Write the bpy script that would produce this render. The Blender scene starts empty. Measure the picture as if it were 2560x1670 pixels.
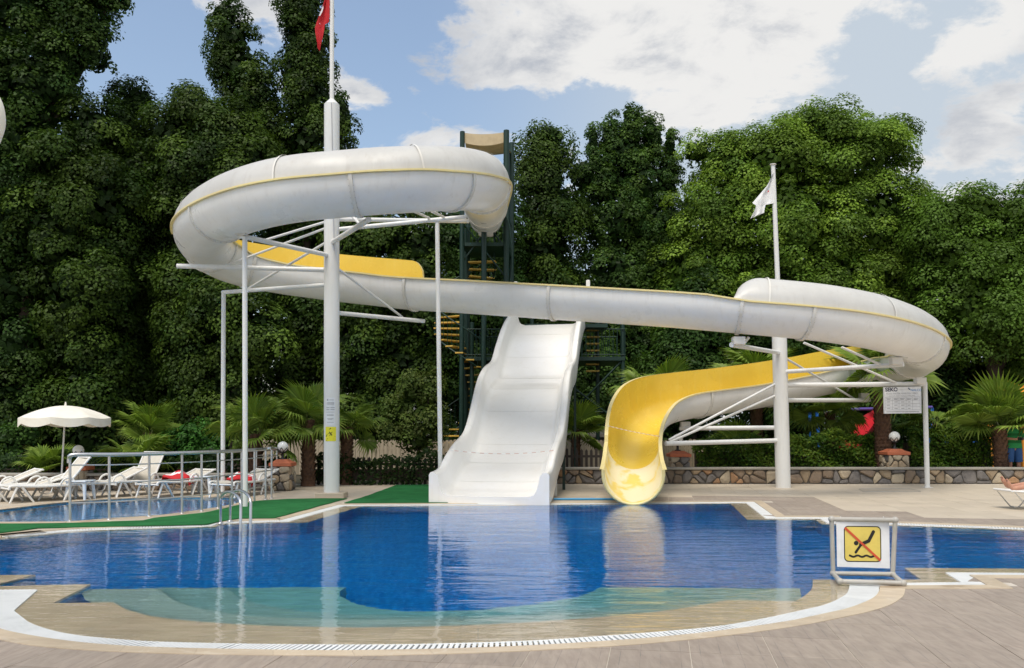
import bpy, bmesh, math, random
import numpy as np
from mathutils import Vector, Matrix, Euler
random.seed(7); RNG = np.random.default_rng(11)
SC = bpy.context.scene
COL = SC.collection
rad = math.radians

# ------------------------------------------------------------------ camera
F, U0, V0, PITCH, CAMH = 2100.0, 1280.0, 965.0, rad(3.0), 1.5      # photograph pixels (2560 x 1670)
cam = bpy.data.cameras.new('camera'); camo = bpy.data.objects.new('camera', cam); COL.objects.link(camo)
cam.sensor_width = 36.0; cam.lens = 36.0 * F / 2560.0
cam.shift_y = (V0 - 835.0) / 2560.0
cam.clip_start = 0.05; cam.clip_end = 4000
camo.location = (0, 0, CAMH); camo.rotation_euler = (rad(90) + PITCH, 0, 0)
SC.camera = camo

def ray(u, v):
    a, b = (u - U0) / F, (V0 - v) / F
    cp, sp = math.cos(PITCH), math.sin(PITCH)
    return Vector((a, cp - sp * b, sp + cp * b))
def P(u, v, Y):                      # the point of the photograph's sight line at distance Y
    r = ray(u, v); return Vector((0, 0, CAMH)) + r * (Y / r.y)
def G(u, v, z=0.0):                  # the sight line's point on a level plane
    r = ray(u, v); return Vector((0, 0, CAMH)) + r * ((z - CAMH) / r.z)
AX = rad(9.9)                        # the pool's long axis against the view
E1 = Vector((math.cos(AX), -math.sin(AX), 0)); E2 = Vector((math.sin(AX), math.cos(AX), 0))

# ------------------------------------------------------------------ light
SUN_EL, SUN_AZ = rad(62), rad(200)   # azimuth clockwise from +Y
world = bpy.data.worlds.new('World'); SC.world = world; world.use_nodes = True
wn, wl = world.node_tree.nodes, world.node_tree.links
wn.clear()
def wnode(t, **k):
    n = wn.new(t)
    for a, b in k.items(): setattr(n, a, b)
    return n
def wmath(op, a, b=None, c=None, clamp=False):
    n = wnode('ShaderNodeMath', operation=op, use_clamp=clamp)
    for i, x in enumerate((a, b, c)):
        if x is None: continue
        if isinstance(x, (int, float)): n.inputs[i].default_value = x
        else: wl.new(x, n.inputs[i])
    return n.outputs[0]
def wmix(fac, a, b):
    n = wnode('ShaderNodeMix', data_type='RGBA')
    for i, x in ((0, fac), (6, a), (7, b)):
        if isinstance(x, (int, float)): n.inputs[i].default_value = x
        elif isinstance(x, tuple): n.inputs[i].default_value = x
        else: wl.new(x, n.inputs[i])
    return n.outputs[2]
SKY_STRENGTH = 0.14
sky = wnode('ShaderNodeTexSky', sky_type='NISHITA'); sky.sun_disc = False
sky.sun_elevation = SUN_EL; sky.sun_rotation = SUN_AZ; sky.air_density = 1.25; sky.dust_density = 2.6; sky.ozone_density = 1.0
tc = wnode('ShaderNodeTexCoord'); sep = wnode('ShaderNodeSeparateXYZ'); wl.new(tc.outputs['Generated'], sep.inputs[0])
sx, sy, sz = sep.outputs
az = wmath('ARCTAN2', sx, sy); el = wmath('ARCSINE', sz)
den = wmath('ADD', wmath('MAXIMUM', sz, 0.0), 0.22)
cmb = wnode('ShaderNodeCombineXYZ'); wl.new(wmath('DIVIDE', sx, den), cmb.inputs[0]); wl.new(wmath('DIVIDE', sy, den), cmb.inputs[1])
def wnoise(scale, detail, rough, off=(0, 0, 0), dist=0.0):
    mp = wnode('ShaderNodeMapping'); mp.inputs['Location'].default_value = off; wl.new(cmb.outputs[0], mp.inputs[0])
    n = wnode('ShaderNodeTexNoise'); n.inputs['Scale'].default_value = scale; n.inputs['Detail'].default_value = detail
    n.inputs['Roughness'].default_value = rough; n.inputs['Distortion'].default_value = dist
    wl.new(mp.outputs[0], n.inputs['Vector']); return n.outputs['Fac']
big = wnoise(1.3, 9, 0.58, (3.1, 1.7, 0), 0.25)
fine = wnoise(5.0, 12, 0.64, (0.4, 2.2, 0), 0.25)
shade = wnoise(1.9, 6, 0.55, (7.3, 4.1, 0), 0.2)
def blob(u, v, su, sv, amp, tilt=0.0):
    r = ray(u, v).normalized(); a0, e0 = math.atan2(r.x, r.y), math.asin(r.z)
    dx = wmath('SUBTRACT', az, a0); dy = wmath('SUBTRACT', el, e0)
    if tilt: dy = wmath('SUBTRACT', dy, wmath('MULTIPLY', dx, tilt))
    q = wmath('ADD', wmath('POWER', wmath('DIVIDE', dx, su / F), 2.0), wmath('POWER', wmath('DIVIDE', dy, sv / F), 2.0))
    return wmath('MULTIPLY', wmath('EXPONENT', wmath('MULTIPLY', q, -1.0)), amp)
dens = wmath('MULTIPLY', wmath('SUBTRACT', big, 0.5), 1.7)
dens = wmath('ADD', dens, wmath('MULTIPLY', wmath('SUBTRACT', fine, 0.5), 1.7))
for b in ((1480, 70, 400, 150, 0.56, -0.05), (1950, 40, 320, 90, 0.34), (1880, 230, 170, 110, 0.36, 0.25), (2470, 95, 200, 58, 0.46, 0.25), (2450, 330, 190, 105, 0.40, 0.5), (2330, 400, 80, 40, 0.2), (2190, 190, 150, 120, -0.38), (2330, 210, 160, 50, -0.2), (1650, 235, 130, 60, 0.22),
          (905, 232, 85, 42, 0.42, -0.12), (1120, 345, 130, 42, 0.36), (520, 40, 120, 75, 0.22, -0.3), (1620, 375, 120, 38, 0.28),
          (480, 210, 210, 150, -0.45), (940, 90, 140, 130, -0.5), (1330, 290, 300, 55, -0.32), (250, 100, 150, 150, -0.3), (930,330,70,40,-0.2)):
    dens = wmath('ADD', dens, blob(*b))
def wramp(x, lo, hi):
    n = wnode('ShaderNodeMapRange', interpolation_type='SMOOTHSTEP'); wl.new(x, n.inputs[0])
    n.inputs[1].default_value = lo; n.inputs[2].default_value = hi; return n.outputs[0]
cover = wramp(dens, 0.05, 0.27)
thick = wmath('ADD', wmath('MULTIPLY', wramp(dens, 0.35, 1.0), 0.5), wmath('MULTIPLY', wmath('SUBTRACT', shade, 0.5), 2.4))
thick = wmath('ADD', thick, wmath('MULTIPLY', wmath('SUBTRACT', fine, 0.5), 1.6))
grey = wramp(thick, -0.1, 0.78)
skyc = wnode('ShaderNodeVectorMath', operation='SCALE'); wl.new(sky.outputs[0], skyc.inputs[0]); skyc.inputs['Scale'].default_value = SKY_STRENGTH
CLOUD_LIT, CLOUD_GREY = (0.66, 0.655, 0.645, 1), (0.37, 0.395, 0.44, 1)
ccol = wmix(grey, CLOUD_LIT, CLOUD_GREY)
veil = wmath('ADD', wmath('MULTIPLY', wramp(az, -0.12, 0.3), 0.82), 0.10, clamp=True)
veiled = wmix(veil, skyc.outputs[0], (0.45, 0.505, 0.56, 1))
skyfin = wmix(cover, veiled, ccol)
bg = wnode('ShaderNodeBackground'); wl.new(skyfin, bg.inputs[0]); bg.inputs[1].default_value = 1.0
wo = wnode('ShaderNodeOutputWorld'); wl.new(bg.outputs[0], wo.inputs[0])

sl = bpy.data.lights.new('sun', 'SUN'); slo = bpy.data.objects.new('sun', sl); COL.objects.link(slo)
sl.energy = 1.9; sl.angle = rad(28); sl.color = (1.0, 0.94, 0.83)
sd = Vector((math.sin(SUN_AZ) * math.cos(SUN_EL), math.cos(SUN_AZ) * math.cos(SUN_EL), math.sin(SUN_EL)))
slo.rotation_euler = sd.to_track_quat('Z', 'Y').to_euler(); slo.location = (0, 0, 60)
vs = SC.view_settings; vs.view_transform = 'Standard'; vs.look = 'None'; vs.exposure = 0.38; vs.gamma = 1.0; vs.use_curve_mapping = False
SC.render.engine = 'CYCLES'
cy = SC.cycles; cy.max_bounces = 8; cy.diffuse_bounces = 3; cy.glossy_bounces = 4; cy.transmission_bounces = 6; cy.transparent_max_bounces = 12
cy.use_denoising = True; cy.caustics_reflective = False; cy.caustics_refractive = True; cy.sample_clamp_indirect = 6.0

# ------------------------------------------------------------------ materials
MATS = {}
class NT:
    def __init__(s, name):
        s.m = bpy.data.materials.new(name); s.m.use_nodes = True
        s.n, s.l = s.m.node_tree.nodes, s.m.node_tree.links
        s.p = s.n['Principled BSDF']; s.out = s.n['Material Output']; MATS[name] = s.m
    def node(s, t, **k):
        n = s.n.new(t)
        for a, b in k.items(): setattr(n, a, b)
        return n
    def put(s, x, sock):
        if isinstance(x, (int, float)): sock.default_value = x
        elif isinstance(x, tuple): sock.default_value = x if len(x) == 4 or len(sock.default_value) == 3 else (*x, 1)
        else: s.l.new(x, sock)
    def math(s, op, a, b=None, clamp=False):
        n = s.node('ShaderNodeMath', operation=op, use_clamp=clamp); s.put(a, n.inputs[0])
        if b is not None: s.put(b, n.inputs[1])
        return n.outputs[0]
    def coord(s, kind='Position', scale=(1, 1, 1), rot=(0, 0, 0)):
        if kind == 'Position': o = s.node('ShaderNodeNewGeometry').outputs['Position']
        else: o = s.node('ShaderNodeTexCoord').outputs[kind]
        mp = s.node('ShaderNodeMapping'); mp.inputs['Scale'].default_value = scale; mp.inputs['Rotation'].default_value = rot
        s.l.new(o, mp.inputs[0]); return mp.outputs[0]
    def noise(s, vec, scale, detail=4, rough=0.55, dist=0.0):
        n = s.node('ShaderNodeTexNoise'); s.l.new(vec, n.inputs['Vector'])
        n.inputs['Scale'].default_value = scale; n.inputs['Detail'].default_value = detail; n.inputs['Roughness'].default_value = rough
        n.inputs['Distortion'].default_value = dist
        return n.outputs['Fac']
    def ramp(s, x, lo, hi, a=0.0, b=1.0):
        n = s.node('ShaderNodeMapRange', interpolation_type='SMOOTHSTEP'); s.put(x, n.inputs[0])
        for i, q in enumerate((lo, hi, a, b)): n.inputs[i + 1].default_value = q
        return n.outputs[0]
    def mix(s, fac, a, b, mode='MIX'):
        n = s.node('ShaderNodeMix', data_type='RGBA', blend_type=mode)
        s.put(fac, n.inputs[0]); s.put(a, n.inputs[6]); s.put(b, n.inputs[7]); return n.outputs[2]
    def bump(s, h, strength, dist=0.01):
        n = s.node('ShaderNodeBump'); n.inputs['Strength'].default_value = strength; n.inputs['Distance'].default_value = dist
        s.l.new(h, n.inputs['Height']); s.l.new(n.outputs[0], s.p.inputs['Normal'])
    def base(s, c, rough=0.5, metal=0.0, spec=0.5):
        s.put(c, s.p.inputs['Base Color']); s.put(rough, s.p.inputs['Roughness'])
        s.p.inputs['Metallic'].default_value = metal; s.p.inputs['Specular IOR Level'].default_value = spec
        return s.m
def c4(c): return (c[0], c[1], c[2], 1)
def worn(name, a, b, scale=3.0, rough=0.5, metal=0.0, spec=0.5, lo=0.4, hi=0.75, stretch=(1, 1, 1), bump=0.0, bscale=60, kind='Position', rvar=0.0):
    t = NT(name); v = t.coord(kind, stretch)
    n = t.noise(v, scale, 7, 0.62)
    c = t.mix(t.ramp(n, lo, hi), c4(a), c4(b))
    oi = t.node('ShaderNodeObjectInfo')
    if rvar:
        hsv = t.node('ShaderNodeHueSaturation'); t.l.new(c, hsv.inputs['Color'])
        t.l.new(t.ramp(oi.outputs['Random'], 0, 1, 1 - rvar, 1 + rvar), hsv.inputs['Value']); c = hsv.outputs[0]
    t.base(c, rough, metal, spec)
    if bump: t.bump(t.noise(v, bscale, 5, 0.6), bump)
    return t.m
def flat(name, c, rough=0.5, metal=0.0, spec=0.5):
    d = tuple(x * 0.86 for x in c)
    return worn(name, c, d, 9.0, rough, metal, spec, 0.42, 0.8)

# fibreglass of the flumes: white outside with faint streaks down the wall, yellow inside
def gelcoat(name, a, b, dirt, rough, spots=False):
    t = NT(name); g = t.coord()
    streak = t.noise(t.coord('Position', (9, 9, 0.7)), 1.0, 6, 0.6)
    blot = t.noise(g, 1.1, 5, 0.6)
    c = t.mix(t.ramp(blot, 0.35, 0.7), c4(a), c4(b))
    c = t.mix(t.math('MULTIPLY', t.ramp(streak, 0.5, 0.82), 0.32), c, c4(dirt))
    if spots:
        c = t.mix(t.math('MULTIPLY', t.ramp(t.noise(g, 9.0, 6, 0.7), 0.66, 0.76), 0.5), c, (0.16, 0.13, 0.09, 1))
    t.base(c, t.ramp(blot, 0.3, 0.7, rough * 0.8, rough * 1.25), 0, 0.5)
    t.bump(t.noise(t.coord('Position', (6, 6, 6)), 1.0, 3), 0.05, 0.02)
    return t.m
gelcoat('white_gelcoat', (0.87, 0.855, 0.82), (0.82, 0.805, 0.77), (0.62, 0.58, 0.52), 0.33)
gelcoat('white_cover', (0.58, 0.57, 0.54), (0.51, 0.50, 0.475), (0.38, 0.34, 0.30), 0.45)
gelcoat('white_lane', (0.88, 0.86, 0.82), (0.85, 0.825, 0.775), (0.74, 0.69, 0.6), 0.2)
gelcoat('yellow_gelcoat', (0.79, 0.57, 0.07), (0.74, 0.52, 0.055), (0.82, 0.66, 0.2), 0.28)
gelcoat('cream_rim', (0.80, 0.67, 0.30), (0.73, 0.61, 0.29), (0.6, 0.5, 0.3), 0.4)
gelcoat('flange_white', (0.74, 0.72, 0.67), (0.66, 0.635, 0.58), (0.42, 0.35, 0.27), 0.5, True)
def worn_yellow():
    t = NT('worn_yellow'); g = t.coord('Position', (1.6, 0.8, 1.6))
    n = t.noise(g, 1.5, 4, 0.5, 0.6)
    c = t.mix(t.ramp(n, 0.38, 0.52), (0.80, 0.62, 0.16, 1), (0.83, 0.765, 0.55, 1))
    t.base(c, 0.34); t.bump(t.noise(t.coord('Position', (5, 5, 5)), 1.0, 3), 0.12, 0.02); return t.m
worn_yellow()
worn('white_paint', (0.74, 0.74, 0.72), (0.62, 0.61, 0.58), 2.2, 0.38, 0, 0.5, 0.5, 0.85, (4, 4, 0.5))
worn('green_steel', (0.004, 0.026, 0.017), (0.007, 0.036, 0.024), 3, 0.45)
worn('yellow_tread', (0.62, 0.40, 0.07), (0.45, 0.28, 0.05), 6, 0.55, rvar=0.12)
worn('stainless', (0.62, 0.62, 0.62), (0.5, 0.5, 0.5), 5, 0.28, 0.9)
worn('grey_pvc', (0.44, 0.42, 0.38), (0.36, 0.34, 0.30), 6, 0.45)
worn('plinth_tile', (0.50, 0.42, 0.32), (0.42, 0.35, 0.27), 5, 0.5)
worn('canvas', (0.60, 0.49, 0.32), (0.5, 0.4, 0.26), 4, 0.85)
worn('parasol_cloth', (0.80, 0.77, 0.68), (0.74, 0.70, 0.60), 3, 0.85)
worn('sling', (0.62, 0.58, 0.50), (0.55, 0.51, 0.43), 7, 0.7, bump=0.2, bscale=220)
worn('resin_white', (0.78, 0.77, 0.74), (0.70, 0.69, 0.66), 5, 0.4)
worn('table_resin', (0.64, 0.70, 0.76), (0.58, 0.64, 0.71), 5, 0.4)
flat('red_cloth', (0.52, 0.012, 0.018), 0.8); flat('faded_red', (0.62, 0.38, 0.33), 0.7); flat('white_cloth', (0.80, 0.80, 0.80), 0.8)
flat('red_paint', (0.50, 0.02, 0.03), 0.35); flat('violet_paint', (0.10, 0.07, 0.30), 0.5); flat('blue_paint', (0.02, 0.13, 0.45), 0.4); flat('orange_paint', (0.72, 0.28, 0.03), 0.5)
flat('black_iron', (0.012, 0.012, 0.013), 0.5); flat('black_print', (0.012, 0.011, 0.010), 0.6); flat('sign_yellow', (0.74, 0.58, 0.13), 0.45)
flat('warn_yellow', (0.80, 0.72, 0.03), 0.45); flat('sign_white', (0.78, 0.79, 0.81), 0.5); flat('sign_red', (0.62, 0.08, 0.03), 0.5)
flat('print_grey', (0.42, 0.42, 0.44), 0.6); flat('print_navy', (0.01, 0.012, 0.05), 0.6); flat('print_blue', (0.03, 0.22, 0.55), 0.6)
flat('terracotta', (0.48, 0.14, 0.065), 0.7); flat('opal_glass', (0.80, 0.80, 0.78), 0.18)
flat('hose_blue', (0.03, 0.28, 0.55), 0.4); flat('slate_blue', (0.04, 0.10, 0.25), 0.6)
worn('mat_green', (0.026, 0.165, 0.05), (0.016, 0.11, 0.032), 2.0, 0.95, 0, 0.15, 0.35, 0.75, bump=0.9, bscale=260)
worn('picket_paint', (0.42, 0.35, 0.25), (0.30, 0.245, 0.17), 5, 0.75, rvar=0.12, stretch=(3, 3, 0.6))
worn('picket_dark', (0.035, 0.025, 0.02), (0.02, 0.015, 0.012), 5, 0.7, rvar=0.2)
worn('bark', (0.07, 0.05, 0.035), (0.035, 0.026, 0.02), 5, 0.9, bump=0.8, bscale=14, stretch=(3, 3, 0.8))
worn('palm_trunk', (0.16, 0.085, 0.05), (0.07, 0.038, 0.025), 7, 0.9, bump=0.8, bscale=30)
worn('soil', (0.05, 0.04, 0.025), (0.03, 0.035, 0.015), 1.5, 0.95, bump=0.8, bscale=8)
worn('skin', (0.50, 0.25, 0.16), (0.44, 0.20, 0.13), 6, 0.5); flat('shirt_green', (0.02, 0.26, 0.07), 0.8); flat('shorts_blue', (0.03, 0.10, 0.27), 0.8)
flat('hair_dark', (0.02, 0.014, 0.01), 0.7)
worn('mortar', (0.13, 0.115, 0.095), (0.07, 0.06, 0.05), 8, 0.9, bump=0.6, bscale=40)
worn('coping_concrete', (0.33, 0.31, 0.27), (0.25, 0.235, 0.2), 4, 0.85, bump=0.4, bscale=30)
for nm, a, b in (('stone_grey', (0.17, 0.155, 0.145), (0.10, 0.093, 0.09)), ('stone_tan', (0.36, 0.275, 0.18), (0.25, 0.18, 0.12)),
                 ('stone_rust', (0.33, 0.19, 0.10), (0.22, 0.15, 0.10)), ('stone_pale', (0.42, 0.35, 0.25), (0.27, 0.22, 0.17)), ('stone_brown', (0.24, 0.18, 0.125), (0.16, 0.125, 0.10))):
    worn(nm, a, b, 5, 0.85, bump=0.9, bscale=22, rvar=0.14)
def marble(name, a, b, vein, rough, stain=True):
    t = NT(name); g = t.coord('Position', (1, 1, 1), (0, 0, -AX))
    n = t.noise(t.coord('Position', (1.2, 4.5, 1), (0, 0, 0.5)), 1.6, 7, 0.62, 0.8)
    c = t.mix(t.ramp(n, 0.38, 0.68), c4(a), c4(b))
    v = t.math('ABSOLUTE', t.math('SUBTRACT', t.noise(g, 1.7, 4, 0.5, 0.9), 0.5))
    c = t.mix(t.math('MULTIPLY', t.ramp(v, 0.012, 0.0), 0.45), c, c4(vein))
    if stain: c = t.mix(t.math('MULTIPLY', t.ramp(t.noise(g, 1.3, 5, 0.6, 0.4), 0.62, 0.68), 0.55), c, (0.27, 0.18, 0.10, 1))
    oi = t.node('ShaderNodeObjectInfo'); hsv = t.node('ShaderNodeHueSaturation'); t.l.new(c, hsv.inputs['Color'])
    t.l.new(t.ramp(oi.outputs['Random'], 0, 1, 0.92, 1.07), hsv.inputs['Value'])
    t.base(hsv.outputs[0], rough); return t.m
marble('marble_lip', (0.74, 0.60, 0.42), (0.66, 0.52, 0.35), (0.62, 0.53, 0.41), 0.3, False)
marble('marble_border', (0.58, 0.475, 0.345), (0.50, 0.40, 0.285), (0.65, 0.57, 0.46), 0.42)
marble('marble_step', (0.60, 0.54, 0.45), (0.50, 0.45, 0.37), (0.58, 0.55, 0.46), 0.3, False)
def wood_tile():
    t = NT('wood_tile'); q = (0, 0, AX)
    g = t.coord('Position', (1, 1, 1), q)
    grain = t.noise(t.coord('Position', (18, 3.6, 1), q), 1.0, 7, 0.65, 0.3)
    cross = t.noise(t.coord('Position', (3, 14, 1), q), 1.0, 5, 0.65)
    blot = t.noise(g, 1.1, 5, 0.6)
    c = t.mix(t.ramp(grain, 0.3, 0.75), (0.36, 0.298, 0.242, 1), (0.262, 0.213, 0.172, 1))
    c = t.mix(t.math('MULTIPLY', t.ramp(cross, 0.5, 0.8), 0.35), c, (0.43, 0.36, 0.30, 1))
    c = t.mix(t.math('MULTIPLY', t.ramp(blot, 0.4, 0.75), 0.25), c, (0.27, 0.215, 0.18, 1))
    sx = t.node('ShaderNodeSeparateXYZ'); t.l.new(g, sx.inputs[0])
    fr = t.math('FRACT', t.math('DIVIDE', t.math('ADD', sx.outputs[0], 0.002), 0.1325))
    ln = t.math('ADD', t.ramp(fr, 0.035, 0.0), t.ramp(fr, 0.965, 1.0))
    broken = t.ramp(t.noise(t.coord('Position', (40, 1.2, 1), q), 1.0, 3), 0.35, 0.6)
    c = t.mix(t.math('MULTIPLY', t.math('MULTIPLY', ln, broken), 0.75), c, (0.15, 0.135, 0.13, 1))
    stain = t.ramp(t.noise(t.coord('Position', (1.5, 5, 1), q), 1.5, 6, 0.65), 0.70, 0.74)
    c = t.mix(t.math('MULTIPLY', stain, 0.7), c, (0.15, 0.10, 0.07, 1))
    oi = t.node('ShaderNodeObjectInfo'); hsv = t.node('ShaderNodeHueSaturation'); t.l.new(c, hsv.inputs['Color'])
    t.l.new(t.ramp(oi.outputs['Random'], 0, 1, 0.93, 1.07), hsv.inputs['Value'])
    t.base(hsv.outputs[0], t.ramp(blot, 0.3, 0.7, 0.5, 0.68)); t.bump(grain, 0.12, 0.004); return t.m
wood_tile()
worn('beige_tile', (0.54, 0.465, 0.365), (0.48, 0.41, 0.32), 1.4, 0.55, rvar=0.05)
worn('grout', (0.60, 0.54, 0.46), (0.50, 0.45, 0.38), 2.0, 0.85)
worn('grate_white', (0.76, 0.77, 0.76), (0.66, 0.67, 0.66), 4, 0.45); flat('channel_dark', (0.10, 0.095, 0.09), 0.8)
def mosaic():
    t = NT('pool_mosaic'); g = t.coord('Position', (1, 1, 1), (0, 0, -AX))
    vor = t.node('ShaderNodeTexVoronoi', distance='CHEBYCHEV'); t.l.new(g, vor.inputs['Vector']); vor.inputs['Scale'].default_value = 28; vor.inputs['Randomness'].default_value = 0.0
    wht = t.node('ShaderNodeSeparateColor'); t.l.new(vor.outputs['Color'], wht.inputs[0])
    c = t.mix(wht.outputs[0], (0.016, 0.26, 0.52, 1), (0.085, 0.53, 0.82, 1))
    c = t.mix(t.math('MULTIPLY', t.ramp(wht.outputs[1], 0.86, 0.9), 0.7), c, (0.02, 0.30, 0.50, 1))
    c = t.mix(t.math('MULTIPLY', t.ramp(vor.outputs['Distance'], 0.42, 0.5), 0.35), c, (0.10, 0.20, 0.38, 1))
    t.base(c, 0.3); return t.m
mosaic()
def water(name, absorb, adens, waves, ripple):
    t = NT(name); n, l = t.n, t.l
    n.remove(t.p)
    g = t.coord('Position', (0.62, 2.1, 1), (0, 0, 0.05))
    h1 = t.noise(g, 1.6, 2, 0.5, 0.2); h2 = t.noise(g, 5.5, 3, 0.5, 0.3)
    h3 = t.noise(t.coord('Position', (1, 1, 1)), 0.22, 2, 0.5)
    h = t.math('ADD', t.math('MULTIPLY', h1, 0.55), t.math('MULTIPLY', h2, ripple))
    h = t.math('MULTIPLY', h, t.ramp(h3, 0.35, 0.65, 0.5, 1.25))
    b = t.node('ShaderNodeBump'); b.inputs['Strength'].default_value = 1.0; b.inputs['Distance'].default_value = waves; l.new(h, b.inputs['Height'])
    gl = t.node('ShaderNodeBsdfGlass'); gl.inputs['Roughness'].default_value = 0.0; gl.inputs['IOR'].default_value = 1.33; l.new(b.outputs[0], gl.inputs['Normal'])
    gl.inputs['Color'].default_value = (1, 1, 1, 1)
    l.new(gl.outputs[0], t.out.inputs['Surface'])
    va = t.node('ShaderNodeVolumeAbsorption'); va.inputs['Color'].default_value = absorb; va.inputs['Density'].default_value = adens
    l.new(va.outputs[0], t.out.inputs['Volume']); return t.m
water('pool_water_surface', (0.26, 0.85, 0.975, 1), 1.25, 0.023, 0.24)
water('small_pool_surface', (0.05, 0.79, 0.97, 1), 1.0, 0.012, 0.2)
def leaf_mat(name, trans=0.33, rough=0.5):
    t = NT(name); at = t.node('ShaderNodeAttribute'); at.attribute_name = 'leaf_tint'
    t.base(at.outputs['Color'], rough, 0, 0.16)
    tl = t.node('ShaderNodeBsdfTranslucent'); m2 = t.mix(1.0, at.outputs['Color'], (1.15, 1.25, 0.55, 1), 'MULTIPLY'); t.l.new(m2, tl.inputs[0])
    mx = t.node('ShaderNodeMixShader'); mx.inputs[0].default_value = trans
    t.l.new(t.p.outputs[0], mx.inputs[1]); t.l.new(tl.outputs[0], mx.inputs[2]); t.l.new(mx.outputs[0], t.out.inputs['Surface']); return t.m
leaf_mat('leaf'); leaf_mat('palm_leaf', 0.25, 0.38)

# ------------------------------------------------------------------ building blocks
def wloc(o):
    p = Vector((0, 0, 0))
    while o is not None: p = p + o.location; o = o.parent
    return p
class MB:
    def __init__(s): s.v, s.f, s.m, s.s = [], [], [], []
    def add(s, vs, fs, mi=0, sm=False):
        b = len(s.v); s.v.extend([tuple(x) for x in vs]); s.f.extend([tuple(i + b for i in f) for f in fs])
        s.m.extend([mi] * len(fs)); s.s.extend([sm] * len(fs)); return s
    def tube(s, pts, r, n=10, cap=True, mi=0, closed=False):
        pts = [Vector(p) for p in pts]; k = len(pts); rs = r if isinstance(r, (list, tuple)) else [r] * k
        T = []
        for i in range(k):
            a = pts[i - 1] if (i or closed) else pts[0]; b = pts[(i + 1) % k] if (i < k - 1 or closed) else pts[-1]
            T.append((b - a).normalized())
        ref = Vector((0, 0, 1)) if abs(T[0].z) < 0.9 else Vector((1, 0, 0))
        N = (ref - T[0] * ref.dot(T[0])).normalized(); vs, fs = [], []
        for i in range(k):
            N = (N - T[i] * N.dot(T[i])); N = N.normalized() if N.length > 1e-6 else T[i].orthogonal().normalized(); B = T[i].cross(N)
            for j in range(n):
                q = 2 * math.pi * j / n; vs.append(pts[i] + (N * math.cos(q) + B * math.sin(q)) * rs[i])
        for i in range(k if closed else k - 1):
            for j in range(n):
                i2 = (i + 1) % k
                fs.append((i * n + j, i * n + (j + 1) % n, i2 * n + (j + 1) % n, i2 * n + j))
        s.add(vs, fs, mi, True)
        if cap and not closed:
            s.add(vs[:n], [tuple(reversed(range(n)))], mi); s.add(vs[-n:], [tuple(range(n))], mi)
        return s
    def box(s, c, d, rz=0.0, mi=0, bev=0.0, M=None):
        bm = bmesh.new(); bmesh.ops.create_cube(bm, size=1.0)
        for v in bm.verts: v.co = Vector((v.co.x * d[0], v.co.y * d[1], v.co.z * d[2]))
        if bev: bmesh.ops.bevel(bm, geom=bm.edges[:], offset=bev, segments=1 if bev < 0.02 else 2, affect='EDGES')
        R = (M if M is not None else Matrix.Rotation(rz, 3, 'Z')); c = Vector(c)
        bm.verts.index_update()
        s.add([R @ v.co + c for v in bm.verts], [[v.index for v in f.verts] for f in bm.faces], mi); bm.free(); return s
    def lathe(s, prof, c=(0, 0, 0), n=16, mi=0, sm=True):
        c = Vector(c); vs, fs = [], []
        for r, z in prof:
            for j in range(n):
                q = 2 * math.pi * j / n; vs.append((c.x + r * math.cos(q), c.y + r * math.sin(q), c.z + z))
        for i in range(len(prof) - 1):
            for j in range(n): fs.append((i * n + j, i * n + (j + 1) % n, (i + 1) * n + (j + 1) % n, (i + 1) * n + j))
        s.add(vs, fs, mi, sm)
        if prof[0][0] > 1e-4: s.add(vs[:n], [tuple(reversed(range(n)))], mi)
        if prof[-1][0] > 1e-4: s.add(vs[-n:], [tuple(range(n))], mi)
        return s
    def prism(s, poly, z0, z1, mi=0):
        n = len(poly); vs = [(p[0], p[1], z0) for p in poly] + [(p[0], p[1], z1) for p in poly]
        a = sum(poly[i][0] * poly[(i + 1) % n][1] - poly[(i + 1) % n][0] * poly[i][1] for i in range(n))
        fs = [tuple(range(n, 2 * n)), tuple(reversed(range(n)))] + [(i, (i + 1) % n, n + (i + 1) % n, n + i) for i in range(n)]
        if a < 0: fs = [tuple(reversed(f)) for f in fs]
        return s.add(vs, fs, mi)
    def grid(s, rows, mi=0, sm=True, flip=False):
        k, n = len(rows), len(rows[0]); vs = [p for r in rows for p in r]
        fs = [(i * n + j, i * n + j + 1, (i + 1) * n + j + 1, (i + 1) * n + j) for i in range(k - 1) for j in range(n - 1)]
        if flip: fs = [tuple(reversed(f)) for f in fs]
        return s.add(vs, fs, mi, sm)
    def sphere(s, c, r, nu=14, nv=9, mi=0, sc=(1, 1, 1)):
        prof = [(max(1e-5, r * math.sin(math.pi * i / nv)), -r * math.cos(math.pi * i / nv)) for i in range(nv + 1)]
        b = len(s.v); s.lathe(prof, (0, 0, 0), nu, mi)
        for i in range(b, len(s.v)):
            q = s.v[i]; s.v[i] = (q[0] * sc[0] + c[0], q[1] * sc[1] + c[1], q[2] * sc[2] + c[2])
        return s
    def mesh(s, name, mats, off=(0, 0, 0)):
        me = bpy.data.meshes.new(name); o = Vector(off)
        me.from_pydata([(v[0] - o.x, v[1] - o.y, v[2] - o.z) for v in s.v], [], s.f)
        for m in (mats if isinstance(mats, (list, tuple)) else [mats]): me.materials.append(MATS[m])
        me.polygons.foreach_set('material_index', s.m); me.polygons.foreach_set('use_smooth', s.s); me.update(); return me
    def build(s, name, mats, parent=None, local=False, **k):
        me = s.mesh(name, mats, (0, 0, 0) if (local or parent is None) else wloc(parent))
        o = bpy.data.objects.new(name, me); COL.objects.link(o)
        if parent is not None: o.parent = parent
        for a, b in k.items(): o[a] = b
        return o
def thing(name, label, cat, loc=(0, 0, 0), rz=0.0, group=None):
    o = bpy.data.objects.new(name, None); COL.objects.link(o); o.location = loc; o.rotation_euler = (0, 0, rz); o.empty_display_size = 0.2
    tag(o, label, cat, group); return o
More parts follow.
